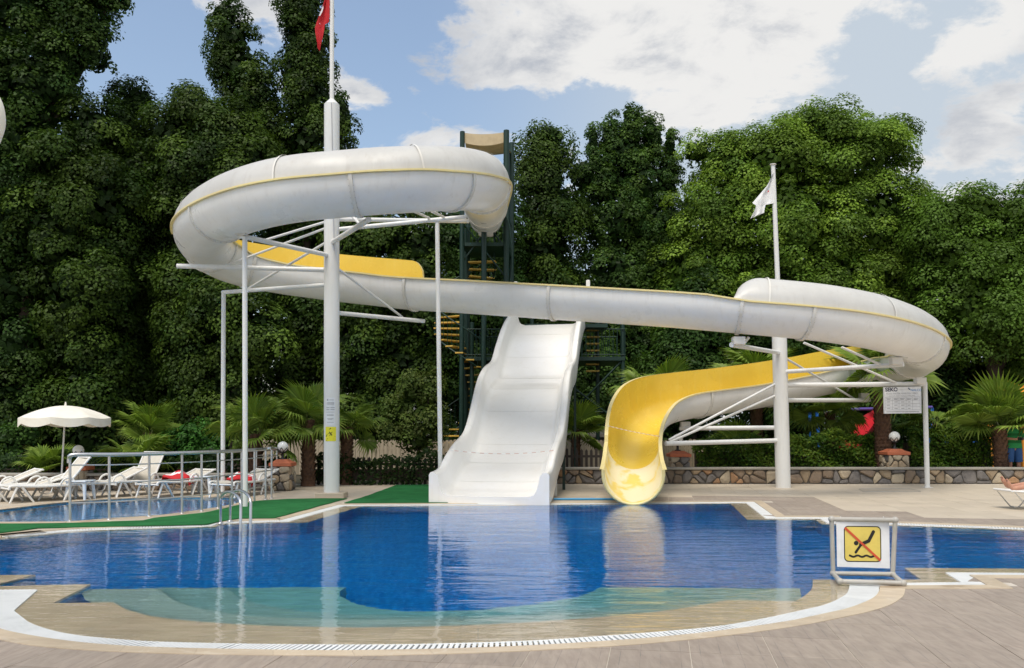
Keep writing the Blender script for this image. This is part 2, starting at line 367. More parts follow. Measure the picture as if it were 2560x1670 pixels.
def tag(o, label, cat, group=None):
    if label: o['label'] = label
    if cat: o['category'] = cat
    if group: o['group'] = group
    return o
def inst(name, me, parent, M=None):
    o = bpy.data.objects.new(name, me); COL.objects.link(o); o.parent = parent
    if M is not None: o.matrix_local = M
    return o
KIDS = {}
def copy_tree(o, parent=None):
    c = o.copy(); COL.objects.link(c); c.parent = parent
    for ch in o.children: copy_tree(ch, c)
    return c
def crom(pts, n=8, closed=False):
    pts = [Vector(p) for p in pts]; k = len(pts); out = []
    for i in range(k if closed else k - 1):
        g = lambda j: pts[j % k] if closed else pts[min(max(j, 0), k - 1)]
        p0, p1, p2, p3 = g(i - 1), g(i), g(i + 1), g(i + 2)
        if not closed and i == 0: p0 = p1 * 2 - p2
        if not closed and i == k - 2: p3 = p2 * 2 - p1
        for j in range(n):
            t = j / n
            out.append(0.5 * ((2 * p1) + (p2 - p0) * t + (2 * p0 - 5 * p1 + 4 * p2 - p3) * t * t + (3 * p1 - p0 - 3 * p2 + p3) * t ** 3))
    if not closed: out.append(pts[-1].copy())
    return out
def pip(p, poly):
    x, y = p[0], p[1]; c = False; n = len(poly); j = n - 1
    for i in range(n):
        xi, yi, xj, yj = poly[i][0], poly[i][1], poly[j][0], poly[j][1]
        if (yi > y) != (yj > y) and x < (xj - xi) * (y - yi) / (yj - yi) + xi: c = not c
        j = i
    return c
def near_seg(p, poly):
    best = (1e9, None, None); n = len(poly)
    for i in range(n):
        a, b = Vector(poly[i][:2]), Vector(poly[(i + 1) % n][:2]); ab = b - a; L = ab.length_squared
        t = 0 if L == 0 else max(0, min(1, (Vector(p[:2]) - a).dot(ab) / L)); q = a + ab * t; d = (Vector(p[:2]) - q).length
        if d < best[0]: best = (d, q, ab.normalized() if L else Vector((1, 0)))
    return best
def text(name, s, size, M, mat, parent, align='LEFT', ext=0.0006):
    cu = bpy.data.curves.new(name, 'FONT'); cu.body = s; cu.size = size; cu.align_x = align; cu.extrude = ext; cu.materials.append(MATS[mat])
    o = bpy.data.objects.new(name, cu); COL.objects.link(o); o.parent = parent; o.matrix_local = M; return o
# ------------------------------------------------------------------ ground, pool and deck
from mathutils.geometry import tessellate_polygon
def sheet(name, loops, z, mat, parent=None, flipz=False, **k):
    vs = [Vector((p[0], p[1], z)) for lp in loops for p in lp]
    tris = tessellate_polygon([[Vector((p[0], p[1], 0)) for p in lp] for lp in loops])
    fs = []
    for t in tris:
        a, b, c = (vs[i] for i in t)
        fs.append(tuple(t) if (b - a).cross(c - a).z > 0 else tuple(reversed(t)))
    return MB().add(vs, fs).build(name, mat, parent, **k)
def area2(poly): return sum(poly[i][0] * poly[(i + 1) % len(poly)][1] - poly[(i + 1) % len(poly)][0] * poly[i][1] for i in range(len(poly)))
def offset(poly, ds):
    n = len(poly); out = []; sgn = 1 if area2(poly) > 0 else -1
    for i in range(n):
        p = Vector(poly[i][:2]); a = (p - Vector(poly[i - 1][:2])).normalized(); b = (Vector(poly[(i + 1) % n][:2]) - p).normalized()
        n1, n2 = Vector((a.y, -a.x)) * sgn, Vector((b.y, -b.x)) * sgn
        m = (n1 + n2) / max(0.35, 1 + n1.dot(n2)); d = ds[i] if hasattr(ds, '__len__') else ds
        out.append(Vector((p.x + m.x * d, p.y + m.y * d, 0)))
    return out
def GR(u, v, z):                     # as G, but bent at the water surface as the eye sees it
    p = G(u, v, -0.012); d = ray(u, v).normalized(); e = 1 / 1.33; c = -d.z
    t = d * e + Vector((0, 0, 1)) * (e * c - math.sqrt(1 - e * e * (1 - c * c)))
    return p + t * ((z + 0.012) / t.z)
def offset_edges(poly, ds):
    n = len(poly); out = []; sgn = 1 if area2(poly) > 0 else -1
    E = []
    for i in range(n):
        d = (Vector(poly[(i + 1) % n][:2]) - Vector(poly[i][:2])).normalized(); E.append((Vector((d.y, -d.x)) * sgn, ds[i]))
    for i in range(n):
        p = Vector(poly[i][:2]); (n1, d1), (n2, d2) = E[i - 1], E[i]; det = n1.x * n2.y - n1.y * n2.x
        if abs(det) < 0.25:
            m = (n1 + n2).normalized(); q = p + m * ((d1 + d2) / 2)
        else: q = p + Vector(((d1 * n2.y - d2 * n1.y) / det, (n1.x * d2 - n2.x * d1) / det))
        out.append(Vector((q.x, q.y, 0)))
    return out
def g2(lst): return [G(u, v, 0.0) for u, v in lst]
far_left = crom(g2([(0, 1345), (101, 1335), (202, 1326), (383, 1319), (538, 1314.6)]), 4)
far_mid = g2([(555, 1308), (696, 1303.5), (769, 1303), (902, 1264), (1826, 1257), (1868, 1296.5), (2038, 1296.5), (2054, 1307.4)])
far_right = crom(g2([(2054, 1307.4), (2245, 1311.5), (2407, 1317.5), (2560, 1323.6)]) + [Vector((8.9, 12.0, 0)), Vector((9.8, 11.1, 0)), Vector((9.7, 10.1, 0)), Vector((8.9, 9.5, 0)), Vector((7.6, 9.28, 0))], 4)[1:]
near_right = g2([(2560, 1418), (2261, 1416), (2303, 1445), (2032, 1445)])
tongue = crom(g2([(2032, 1445), (2030, 1466), (2014, 1483), (1989, 1498)]), 4)[1:]
arc = crom(g2([(1819, 1496), (1735, 1511), (1660, 1522), (1582, 1530), (1456, 1541), (1288, 1552), (1099, 1560), (900, 1563), (756, 1561), (640, 1557.5), (529, 1551), (440, 1543), (378, 1535), (340, 1526), (308, 1515), (284, 1501)]), 4)
near_left = g2([(134, 1503), (227, 1456), (-28, 1462), (89, 1433)])
left_end = crom([Vector((-6.4, 8.82, 0)), Vector((-7.6, 8.9, 0)), Vector((-8.5, 9.3, 0)), Vector((-8.9, 10.1, 0)), Vector((-8.3, 11.0, 0))], 3)
POOL = far_left + far_mid + far_right + near_right + tongue + arc + near_left + left_end
# width of the wet lip along each edge, starting at the far left
far_w = [0.07] * (len(far_left) - 1) + [0.07, 0.07, 0.07, 0.33, 0.08, 0.33, 0.10, 0.10, 0.10] + [0.09] * (len(far_right) - 1)
LIP = far_w + [0.34] + [0.34, 0.34, 0.33] + [0.33] * len(tongue) + [0.42 + 0.16 * math.sin(math.pi * min(1, max(0, i / (len(arc) - 1)))) for i in range(len(arc))]
LIP += [0.33] * (len(POOL) - len(LIP))
i_a = len(far_left + far_mid + far_right + near_right) - 1; i_b = i_a + len(tongue) + len(arc) + 2      # the round bay, corner to corner
LIP[i_a - 1] = 0.2; LIP[i_b] = 0.2
G0 = offset_edges(POOL, LIP); G1 = offset_edges(POOL, [d + 0.19 for d in LIP]); G2 = offset_edges(POOL, [d + 0.37 for d in LIP])
def resample_by(pts, ts):
    d = [0]
    for p, q in zip(pts, pts[1:]): d.append(d[-1] + (q - p).length)
    out = []
    for t in ts:
        x = t * d[-1]; j = 0
        while j < len(d) - 2 and d[j + 1] < x: j += 1
        out.append(pts[j].lerp(pts[j + 1], 0 if d[j + 1] == d[j] else (x - d[j]) / (d[j + 1] - d[j])))
    return out
_d = [0]
for p, q in zip(POOL[i_a:i_b], POOL[i_a + 1:i_b + 1]): _d.append(_d[-1] + (q - p).length)
BAY_T = [x / _d[-1] for x in _d]
bay0 = [(2123, 1457), (2122, 1468), (2111, 1486), (2057, 1511), (1962, 1533), (1811, 1561), (1660, 1576), (1498, 1588), (1330, 1599), (1099, 1606.5), (900, 1609), (643, 1607.5), (416, 1602.5), (321, 1597.5), (189, 1585), (106, 1566), (53, 1541), (33, 1517), (48, 1498), (97, 1472)]
bay1 = [(2200, 1464.5), (2199, 1478), (2180, 1497), (2113, 1523), (2000, 1548), (1849, 1571), (1660, 1592), (1498, 1604), (1330, 1614), (1120, 1622), (900, 1626), (756, 1626), (473, 1621), (321, 1615.5), (189, 1605), (72, 1588), (0, 1572), (-48, 1550), (-62, 1525), (-40, 1482)]
bay2 = [(2263, 1473), (2260, 1490), (2227, 1512), (2151, 1535), (2038, 1558), (1887, 1581), (1660, 1606), (1498, 1618), (1246, 1631), (994, 1639), (900, 1640), (567, 1637.5), (321, 1631), (113, 1618), (0, 1600), (-70, 1580), (-110, 1548), (-112, 1520), (-92, 1494)]
for Gk, bay in ((G0, bay0), (G1, bay1), (G2, bay2)):
    pts = [bay[0]] ; cv = g2(bay); cv = [cv[0]] + crom(cv[1:-1], 4) + [cv[-1]]
    Gk[i_a:i_b + 1] = resample_by(cv, BAY_T)
GC = [p.lerp(q, 0.3) for p, q in zip(G1, G2)]
KID = crom(g2([(0, 1305), (168, 1303.5), (269, 1296), (403, 1287), (504, 1274), (575, 1262), (615, 1251)]), 4) + crom(g2([(601, 1244), (504, 1242), (336, 1244.5), (168, 1255), (0, 1274)]), 4) + [Vector((-9.6, 15.0, 0)), Vector((-9.9, 14.3, 0))]
K1 = offset(KID, 0.28)

# land round the deck, out to the horizon
R0 = 900.0
DX0, DX1, DY0, DY1 = -26.0, 26.0, -9.0, 23.6
MB().add([(-R0, -R0, -.03), (R0, -R0, -.03), (R0, DY0, -.03), (-R0, DY0, -.03)], [(0, 1, 2, 3)]).add([(-R0, DY0, -.03), (DX0, DY0, -.03), (DX0, DY1, -.03), (-R0, DY1, -.03)], [(0, 1, 2, 3)]) \
    .add([(DX1, DY0, -.03), (R0, DY0, -.03), (R0, DY1, -.03), (DX1, DY1, -.03)], [(0, 1, 2, 3)]).add([(-R0, DY1, -.03), (R0, DY1, -.03), (R0, R0, -.03), (-R0, R0, -.03)], [(0, 1, 2, 3)]).build('ground', 'soil', None, kind='structure')
deck = sheet('pool_deck', [[(DX0, DY0), (DX1, DY0), (DX1, DY1), (DX0, DY1)], G1, K1], -0.0045, 'grout', None, kind='structure')

def pieces(inner, outer, step):
    """cut a band between two outlines into stones about `step` long"""
    n = len(inner); cur = []; L = 0
    def flush():
        nonlocal cur, L
        if len(cur) > 1: res.append(cur)
        cur = []; L = 0
    res = []
    for i in range(n):
        a, b, c, d = inner[i], inner[(i + 1) % n], outer[(i + 1) % n], outer[i]
        l = ((b - a).length + (c - d).length) / 2; m = max(1, round(l / step))
        for j in range(m):
            p = (a.lerp(b, j / m), d.lerp(c, j / m)); q = (a.lerp(b, (j + 1) / m), d.lerp(c, (j + 1) / m))
            if not cur: cur = [p]
            cur.append(q); L += l / m
            corner = False
            if j == m - 1:
                e1 = (inner[(i + 1) % n] - inner[i]); e2 = (inner[(i + 2) % n] - inner[(i + 1) % n])
                corner = e1.length > 0 and e2.length > 0 and e1.angle(e2) > 0.3
            if L >= step * 0.8 or corner: flush()
    flush(); return res
def stones(parent, name, inner, outer, step, z0, z1, mat, gap=0.004):
    for st in pieces(inner, outer, step):
        pts = [p for p, _ in st]; qs = [q for _, q in st]
        e = (pts[-1] - pts[0]); L = e.length
        if L < 0.02 and (qs[-1] - qs[0]).length < 0.02: continue
        k = min(0.3, gap / max(L, 0.05))
        pts[0] = pts[0].lerp(pts[1], k); qs[0] = qs[0].lerp(qs[1], k); pts[-1] = pts[-1].lerp(pts[-2], k); qs[-1] = qs[-1].lerp(qs[-2], k)
        n = len(pts); top = pts + qs[::-1]
        s = 1 if area2(top) > 0 else -1
        if s < 0: top = top[::-1]
        m = MB().prism(top, z0, z1); m.build(name, mat, parent)
stones(deck, 'border_stone', G1, G2, 0.62, -0.06, 0.004, 'marble_border')
basin = thing('pool_basin', None, None); basin['kind'] = 'structure'
stones(basin, 'lip_stone', POOL, G0, 0.7, -0.14, -0.03, 'marble_lip', 0.003)
n = len(POOL); w = MB()
w.add([(p.x, p.y, -0.14) for p in POOL] + [(p.x, p.y, -1.5) for p in POOL], [(i, (i + 1) % n, n + (i + 1) % n, n + i) for i in range(n)])
w.build('basin_wall', 'pool_mosaic', basin)
sheet('basin_floor', [POOL], -1.5, 'pool_mosaic', basin)
ch = MB(); ch.add([(p.x, p.y, -0.05) for p in G0] + [(p.x, p.y, -0.05) for p in G1], [(i, (i + 1) % n, n + (i + 1) % n, n + i) for i in range(n)])
ch.build('drain_channel', 'channel_dark', basin)
# the shallow steps inside the round bay; each is a level tread with a riser
def resample(pts, k):
    d = [0]
    for a, b in zip(pts, pts[1:]): d.append(d[-1] + (b - a).length)
    out = []; j = 0
    for i in range(k):
        t = d[-1] * i / (k - 1)
        while j < len(d) - 2 and d[j + 1] < t: j += 1
        out.append(pts[j].lerp(pts[j + 1], 0 if d[j + 1] == d[j] else (t - d[j]) / (d[j + 1] - d[j])))
    return out
def gz(lst, z): return [Vector((p.x, p.y, 0)) for p in (GR(u, v, z) for u, v in lst)]
NA = 60
Z1, Z2, Z3 = -0.26, -0.40, -0.58
S0 = [(2003, 1476), (1995, 1492)]
S1 = [(1930, 1471), (1850, 1489), (1700, 1512), (1500, 1531), (1300, 1543), (1100, 1548), (900, 1549), (700, 1544), (580, 1534), (500, 1520), (440, 1502), (395, 1470)]
S2 = [(1790, 1470), (1730, 1484), (1600, 1504), (1450, 1522), (1300, 1534), (1150, 1540), (1000, 1540), (860, 1536), (740, 1526), (650, 1510), (600, 1494), (570, 1469)]
S3 = [(1500, 1468), (1475, 1482), (1420, 1497), (1330, 1511), (1230, 1521), (1100, 1528), (1000, 1526), (930, 1518), (880, 1506), (852, 1490), (850, 1478), (866, 1468)]
a0 = resample(gz([(2000, 1471)], Z1) + g2(S0) + arc + gz([(215, 1503), (200, 1474)], Z1), NA)
def curve_at(px, z): return resample(crom(gz(px, z), 4), NA)
s1, s2, s3 = curve_at(S1, Z1), curve_at(S2, Z2), curve_at(S3, Z3)
def ends(c, px, z):
    c = list(c); c[0] = gz([px[0]], z)[0]; c[-1] = gz([px[-1]], z)[0]; return c
def tread(name, A, B, z, z_next):
    m = MB(); k = len(A)
    m.add([(p.x, p.y, z) for p in A] + [(p.x, p.y, z) for p in B], [(i, k + i, k + i + 1, i + 1) for i in range(k - 1)])
    m.add([(p.x, p.y, z) for p in B] + [(p.x, p.y, z_next) for p in B], [(i, k + i, k + i + 1, i + 1) for i in range(k - 1)])
    m.build(name, 'marble_step', basin)
tread('pool_step', a0, s1, Z1, Z2); tread('pool_step', ends(s1, S1, Z2), s2, Z2, Z3)
tread('pool_shelf', ends(s2, S2, Z3), s3, Z3, -1.5)
wl_ = MB().prism(G0, -1.7, -0.012); water_o = wl_.build('pool_water', 'pool_water_surface', None, kind='structure')
# grating of the overflow channel
gr = thing('overflow_grating', None, None); gr['kind'] = 'structure'
gr.location = (0, 0, -0.004)
bar = MB().box((0, 0, 0), (0.025, 0.17, 0.02)).mesh('grate_bar', 'grate_white')
rest = MB(); cnt = 0; slots = []
for i in range(n):
    a, b, c, d = G0[i], G0[(i + 1) % n], G1[(i + 1) % n], G1[i]
    A, B = (a + d) / 2, (b + c) / 2; l = (B - A).length
    if l < 1e-3: continue
    m = max(1, round(l / 0.04))
    for j in range(m):
        t = (j + 0.5) / m; x0 = a.lerp(b, t); x1 = d.lerp(c, t); slots.append(((x0 + x1) / 2, x1 - x0))
slots.sort(key=lambda q: q[0].length)
vis = [q for q in slots if abs(q[0].x / max(q[0].y, .1)) < 0.63]; hid = [q for q in slots if abs(q[0].x / max(q[0].y, .1)) >= 0.63]
for q in vis[:300]:
    M = Matrix.Translation((q[0].x, q[0].y, -0.01)) @ Matrix.Rotation(math.atan2(q[1].y, q[1].x) - math.pi / 2, 4, 'Z') @ Matrix.Diagonal((1, q[1].length / 0.178, 1, 1))
    inst('grate_bar', bar, gr, M)
for q in vis[300:] + hid: rest.box((q[0].x, q[0].y, -0.014), (0.025, q[1].length * .955, 0.02), math.atan2(q[1].y, q[1].x) - math.pi / 2)
rest.build('far_grate_bars', 'grate_white', gr, kind='stuff')
rim = MB()
for f0 in (0.035, 0.965):
    pa = [G0[i].lerp(G1[i], f0) for i in range(n)]
    rim.tube([(p.x, p.y, -0.012) for p in pa], 0.007, 4, closed=True)
rim.build('grate_rail', 'grate_white', gr)
# small pool on the left
kb = thing('small_pool_basin', None, None); kb['kind'] = 'structure'
kn = len(KID)
MB().add([(p.x, p.y, -0.01) for p in KID] + [(p.x, p.y, -0.75) for p in KID], [(i, (i + 1) % kn, kn + (i + 1) % kn, kn + i) for i in range(kn)]).build('basin_wall', 'pool_mosaic', kb)
sheet('basin_floor', [KID], -0.75, 'pool_mosaic', kb)
stones(deck, 'border_stone', KID, K1, 0.6, -0.06, 0.004, 'marble_border')
MB().prism(KID, -0.8, -0.03).build('small_pool_water', 'small_pool_surface', None, kind='structure')

# deck tiles
TP = 0.535
gray_zone = g2([(1600, 1241.5), (2035, 1241), (2130, 1277), (2275, 1275), (2345, 1293), (2600, 1298), (2900, 1310), (2900, 1360), (2300, 1340), (1700, 1290)])
tile_me = {m: MB().box((0, 0, -0.01), (TP - 0.006, TP - 0.006, 0.02), bev=0.0015).mesh('tile', m) for m in ('wood_tile', 'beige_tile')}
cand = []
for i in range(-50, 60):
    for j in range(-14, 64):
        c = E1 * (0.195 + TP * (i + 0.5)) + E2 * (TP * (j + 0.5))
        if not (DX0 + 1 < c.x < DX1 - 1 and -1 < c.y < 23.4): continue
        if c.y > 0.5 and abs(c.x / c.y) > 0.78: continue
        if c.y <= 3.5: continue
        cs = [c + E1 * sa * TP / 2 * .99 + E2 * sb * TP / 2 * .99 for sa, sb in ((-1, -1), (1, -1), (1, 1), (-1, 1))]
        ins = [any(pip(q, pl) for pl in (GC, K1)) for q in cs]
        if all(ins): continue
        near = c.y < 9.9
        mat = 'wood_tile' if (near or pip(c, gray_zone)) else 'beige_tile'
        cand.append((c, cs, any(ins), mat))
cand.sort(key=lambda q: q[0].length)
far_tiles = MB(); nt = {'wood_tile': 0, 'beige_tile': 0}
for c, cs, cut, mat in cand:
    inview = abs(c.x / c.y) < 0.64 and c.y > 4.9
    if not cut:
        if inview and nt[mat] < 290:
            nt[mat] += 1
            inst('tile', tile_me[mat], deck, Matrix.Translation((c.x, c.y, random.uniform(-0.0012, 0.0012))) @ Matrix.Rotation(-AX, 4, 'Z'))
        else: far_tiles.box((c.x, c.y, -0.01 + random.uniform(-.001, .001)), (TP - .006, TP - .006, 0.02), -AX, mi=0 if mat == 'beige_tile' else 1)
        continue
    poly = [Vector(q) for q in cs]
    for pl in (GC, K1):
        for _ in range(2):
            bad = [q for q in poly if pip(q, pl)]
            if not bad: break
            q = max(bad, key=lambda z: near_seg(z, pl)[0]); d, pt, dr = near_seg(q, pl)
            nrm = (Vector(q[:2]) - pt)
            if nrm.length < 1e-4: break
            nrm = -nrm.normalized(); out = []
            for k in range(len(poly)):
                A, B = poly[k], poly[(k + 1) % len(poly)]
                da, db = (Vector(A[:2]) - pt).dot(nrm), (Vector(B[:2]) - pt).dot(nrm)
                if da >= 0: out.append(A)
                if (da >= 0) != (db >= 0): out.append(A.lerp(B, da / (da - db)))
            poly = out
            if len(poly) < 3: break
    if len(poly) >= 3 and abs(area2(poly)) > 0.004:
        MB().prism(poly, -0.02, random.uniform(-0.0012, 0.0006)).build('tile', mat, deck)
far_tiles.build('far_tiles', ['beige_tile', 'wood_tile'], deck, kind='stuff')
# inspection cover in the right-hand deck
cv = g2([(2148, 1222.5), (2273, 1222), (2302, 1229), (2158, 1230)])
ac = thing('access_cover', 'flat tiled inspection cover set flush in the beige deck', 'cover', cv[0])
MB().prism(cv, -0.01, 0.006).build('lid', 'beige_tile', ac)
fr_ = MB(); fr_.tube([(p.x, p.y, 0.006) for p in cv], 0.008, 4, closed=True); fr_.build('rim', 'grey_pvc', ac)

# artificial grass mats
def grass_mat(px, label):
    pts = g2(px); m = []
    for i in range(len(pts)):
        a, b = pts[i], pts[(i + 1) % len(pts)]; k = max(1, int((b - a).length / 0.25))
        for j in range(k):
            p = a.lerp(b, j / k); m.append(p + Vector((random.uniform(-.012, .012), random.uniform(-.02, .02), 0)))
    o = MB().prism(m, 0.006, 0.016).build('turf_mat', 'mat_green'); tag(o, label, 'turf mat', 'green turf mats on the deck'); return o
grass_mat([(-300, 1311), (67, 1311), (190, 1309), (355, 1303), (386, 1296), (505, 1284), (560, 1273), (636, 1254), (720, 1248.5), (800, 1247.5), (868, 1247.5), (700, 1293), (690, 1296), (600, 1297), (545, 1306), (520, 1312), (383, 1315.5), (260, 1318), (94, 1322), (0, 1334), (-300, 1345)],
          'long green artificial turf mat between the railing and the ladder')
grass_mat([(860, 1258.5), (920, 1240), (990, 1213.5), (1120, 1211), (1120, 1258)], 'green artificial turf mat touching the white slide, behind the pool edge')
hose = MB(); hp = [P(1384, 1247, 18.0), P(1450, 1247.5, 18.0), P(1520, 1248, 18.0), P(1600, 1250, 17.9)]
hose.tube(crom([(p.x, p.y, 0.03) for p in hp], 6), 0.022, 8); tag(hose.build('garden_hose', 'hose_blue'), 'blue hose lying on the far coping beside the white slide', 'hose')
# ------------------------------------------------------------------ spiral flume
R_T = 0.618
CP = [(1215, 536, 28.2), (1213, 498, 22.0), (1205, 464, 18.5), (1170, 450, 17.0), (1080, 449, 16.05), (980, 452, 15.75), (860, 461, 15.7), (740, 473, 15.75),
      (640, 494, 16.1), (560, 525, 16.9), (512, 558, 18.2), (508, 592, 19.5), (545, 630, 20.6), (610, 656, 21.3), (700, 674, 21.6), (811, 690, 21.5), (930, 703, 21.2),
      (1031, 713, 20.8), (1190, 722, 20.2), (1346, 731, 19.7), (1520, 741, 19.2), (1690, 751, 18.7), (1850, 764, 18.3), (2000, 777, 18.2), (2110, 791, 18.4), (2210, 812, 19.1),
      (2280, 838, 20.3), (2308, 864, 21.7), (2290, 886, 23.2), (2225, 904, 24.5), (2130, 920, 25.2), (2030, 943, 25.2), (1925, 963, 24.8), (1835, 977, 24.2), (1750, 988, 23.6),
      (1680, 999, 23.0), (1630, 1020, 22.1), (1598, 1062, 21.0), (1584, 1110, 20.0), (1582, 1154, 18.8), (1583, 1187, 17.05)]
SUBN = 16
CPW = [P(*c) for c in CP]
PATH = crom(CPW, SUBN); NP_ = len(PATH)
# ease the height so that the fall is steady
zs = np.array([p.z for p in PATH])
for _ in range(40): zs[1:-1] = (zs[:-2] + zs[1:-1] + zs[2:]) / 3
for p, z in zip(PATH, zs): p.z = z
def frame(i):
    a, b = PATH[max(0, i - 1)], PATH[min(NP_ - 1, i + 1)]; t = (b - a).normalized()
    nrm = t.cross(Vector((0, 0, 1))).normalized(); return t, nrm, nrm.cross(t).normalized()
FR = [frame(i) for i in range(NP_)]
S = [0.0]
for i in range(1, NP_): S.append(S[-1] + (PATH[i] - PATH[i - 1]).length)
def si(cp): return min(NP_ - 1, max(0, int(round(cp * SUBN))))
def sec(i, lat, up):                 # point of the cross-section, lat to the right of travel
    t, nr, b = FR[i]; return PATH[i] + nr * lat + b * up
EXT = 0.07
def wall_h(i, c0, c1, ramp0, ramp1, h=0.60):
    s0, s1, s = S[si(c0)], S[si(c1)], S[i]
    if s <= s0 or s >= s1: return 0.0
    f = lambda d, r: 1.0 if d >= r else math.sqrt(max(0, 1 - (1 - d / r) ** 2))
    return h * min(f(s - s0, ramp0), f(s1 - s, ramp1))
def ext_h(i):
    c = i / SUBN; f = lambda a, b: max(0.0, min(1.0, (c - a) / (b - a)))
    return 0.02 + 0.085 * (f(11.3, 12.0) - f(21.5, 22.1) + f(28.3, 29.0))
hE = [ext_h(i) for i in range(NP_)]
hL = [hE[i] + wall_h(i, 10.9, 17.03, 0.8, 0.45) for i in range(NP_)]
hR = [hE[i] + wall_h(i, 28.2, 38.1, 0.3, 2.6) for i in range(NP_)]
flume = thing('spiral_flume', 'white spiral water slide with yellow inside winding round two poles', 'water slide', (PATH[0].x, PATH[0].y, 0))
NA_ = 18
def profile(i, r):
    pts = [sec(i, -r, hL[i]), sec(i, -r, hL[i] * 0.5)]
    for k in range(NA_ + 1):
        q = math.pi + math.pi * k / NA_; pts.append(sec(i, r * math.cos(q), r * math.sin(q)))
    return pts + [sec(i, r, hR[i] * 0.5), sec(i, r, hR[i])]
joints = [0.55, 2.0, 3.55, 5.75, 9.15, 11.6, 13.1, 17.05, 19.25, 22.0, 23.05, 26.25, 28.2, 30.25, 32.05, 34.15, 38.1]
bounds = [0.0] + joints + [len(CP) - 1]
for b0, b1 in zip(bounds, bounds[1:]):
    i0, i1 = si(b0), si(b1); m = MB(); last = b1 == bounds[-1]
    out = [profile(i, R_T) for i in range(i0, i1 + 1)]; inn = [profile(i, R_T - 0.028) for i in range(i0, i1 + 1)]
    m.grid(out, 0, True); m.grid(inn, 1, True, True)
    for side in (0, -1):
        m.grid([[a[side], b[side]] for a, b in zip(out, inn)], 2, False, side == -1)
    for e in (0, -1): m.grid([out[e], inn[e]], 2 if last else 0, False)
    m.build('shell_section', ['cream_rim' if last else 'white_gelcoat', 'worn_yellow' if last else 'yellow_gelcoat', 'cream_rim'], flume)
    # rolled flange along both rims
    for side, hh in ((-1, hL), (1, hR)):
        f = MB(); rows = []
        for i in range(i0, i1 + 1):
            r0, r1 = side * (R_T - 0.03), side * (R_T + 0.055); h = hh[i]
            q = [sec(i, r0, h + 0.004), sec(i, r1, h + 0.004), sec(i, r1, h - 0.03), sec(i, side * (R_T + 0.002), h - 0.034)]
            rows.append(q)
        f.grid(rows, 0, False, side == -1)
        f.build('rim_flange', 'cream_rim', flume)
# a thick rolled lip where the flume opens over the pool
endp = profile(NP_ - 1, R_T - 0.012); MB().tube(endp, 0.035, 8).build('exit_lip', 'cream_rim', flume)
for cpj in joints:
    i = si(cpj); m = MB(); T = FR[i][0]; rows = []
    last = cpj > 38
    for d in (-0.035, 0.035):
        rows.append([p + T * d for p in profile(i, R_T + 0.038)])
    m.grid(rows, 0, True)
    for d, fl in ((-0.035, False), (0.035, True)):
        m.grid([[p + T * d for p in profile(i, R_T - 0.001)], [p + T * d for p in profile(i, R_T + 0.038)]], 0, False, fl)
    j = m.build('joint_flange', 'cream_rim' if last else 'flange_white', flume)
    bm_ = MB()
    pr = profile(i, R_T + 0.03)
    for p in pr[2:-2]:
        for d in (-0.042, 0.042): bm_.box(p + T * d, (0.011, 0.011, 0.011))
    bm_.build('bolts', 'print_grey', j)
# closed tops
def cover(c0, c1, cuts, dome0, dome1):
    bs = [c0] + cuts + [c1]
    sa, sb = S[si(c0)], S[si(c1)]
    def row(i, r):
        f = 1.0
        if dome0: f = min(f, math.sqrt(max(0.0004, 1 - max(0, 1 - (S[i] - sa) / dome0) ** 2)))
        if dome1: f = min(f, math.sqrt(max(0.0004, 1 - max(0, 1 - (sb - S[i]) / dome1) ** 2)))
        return [sec(i, r * math.cos(math.pi * k / 16), hE[i] + 0.006 + (r - hE[i]) * math.sin(math.pi * k / 16) * f) for k in range(17)]
    for a, b in zip(bs, bs[1:]):
        m = MB(); idx = range(si(a), si(b) + 1)
        m.grid([row(i, R_T + 0.004) for i in idx], 0, True, True); m.grid([row(i, R_T - 0.02) for i in idx], 0, True, False)
        m.grid([row(idx[0], R_T + .004), row(idx[0], R_T - .02)], 0, False); m.grid([row(idx[-1], R_T + .004), row(idx[-1], R_T - .02)], 0, False)
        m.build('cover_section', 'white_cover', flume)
    for a in cuts:
        m = MB(); m.grid([[p + FR[si(a)][0] * d for p in row(si(a), R_T + 0.03)] for d in (-0.018, 0.018)], 0, True, True)
        m.build('cover_seam', 'flange_white', flume)
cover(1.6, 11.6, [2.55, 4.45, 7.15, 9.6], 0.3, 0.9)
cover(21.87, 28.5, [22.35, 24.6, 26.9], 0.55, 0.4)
# start tub below the tower
m = MB()
A = PATH[0]; D = (PATH[0] - PATH[6]).normalized()
m.tube([A - D * 0.1 - Vector((0, 0, 0.1)), A + D * 0.9 - Vector((0, 0, 0.12))], 0.57, 20); m.box(A - Vector((0, 0, 0.57)), (0.5, 0.3, 0.35), bev=0.03)
m.build('start_tub', 'flange_white', flume)

# safety tapes
def tape(a, b, sag, label):
    m = MB(); pts = [a.lerp(b, k / 24) - Vector((0, 0, sag * 4 * (k / 24) * (1 - k / 24))) for k in range(25)]
    for k in range(24):
        p, q = pts[k], pts[k + 1]
        m.add([p, q, q + Vector((0, 0, .013)), p + Vector((0, 0, .013))], [(0, 1, 2, 3)], k % 2)
        m.add([p + Vector((0, .003, 0)), q + Vector((0, .003, 0)), q + Vector((0, .003, .013)), p + Vector((0, .003, .013))], [(3, 2, 1, 0)], k % 2)
    tag(m.build('barrier_tape', ['white_cloth', 'faded_red']), label, 'tape', 'striped tapes across the slides')
i = si(37.9); tape(sec(i, R_T, hR[i] + .02), sec(i, -R_T, hL[i] + .02), 0.02, 'red and white tape stretched across the yellow flume')

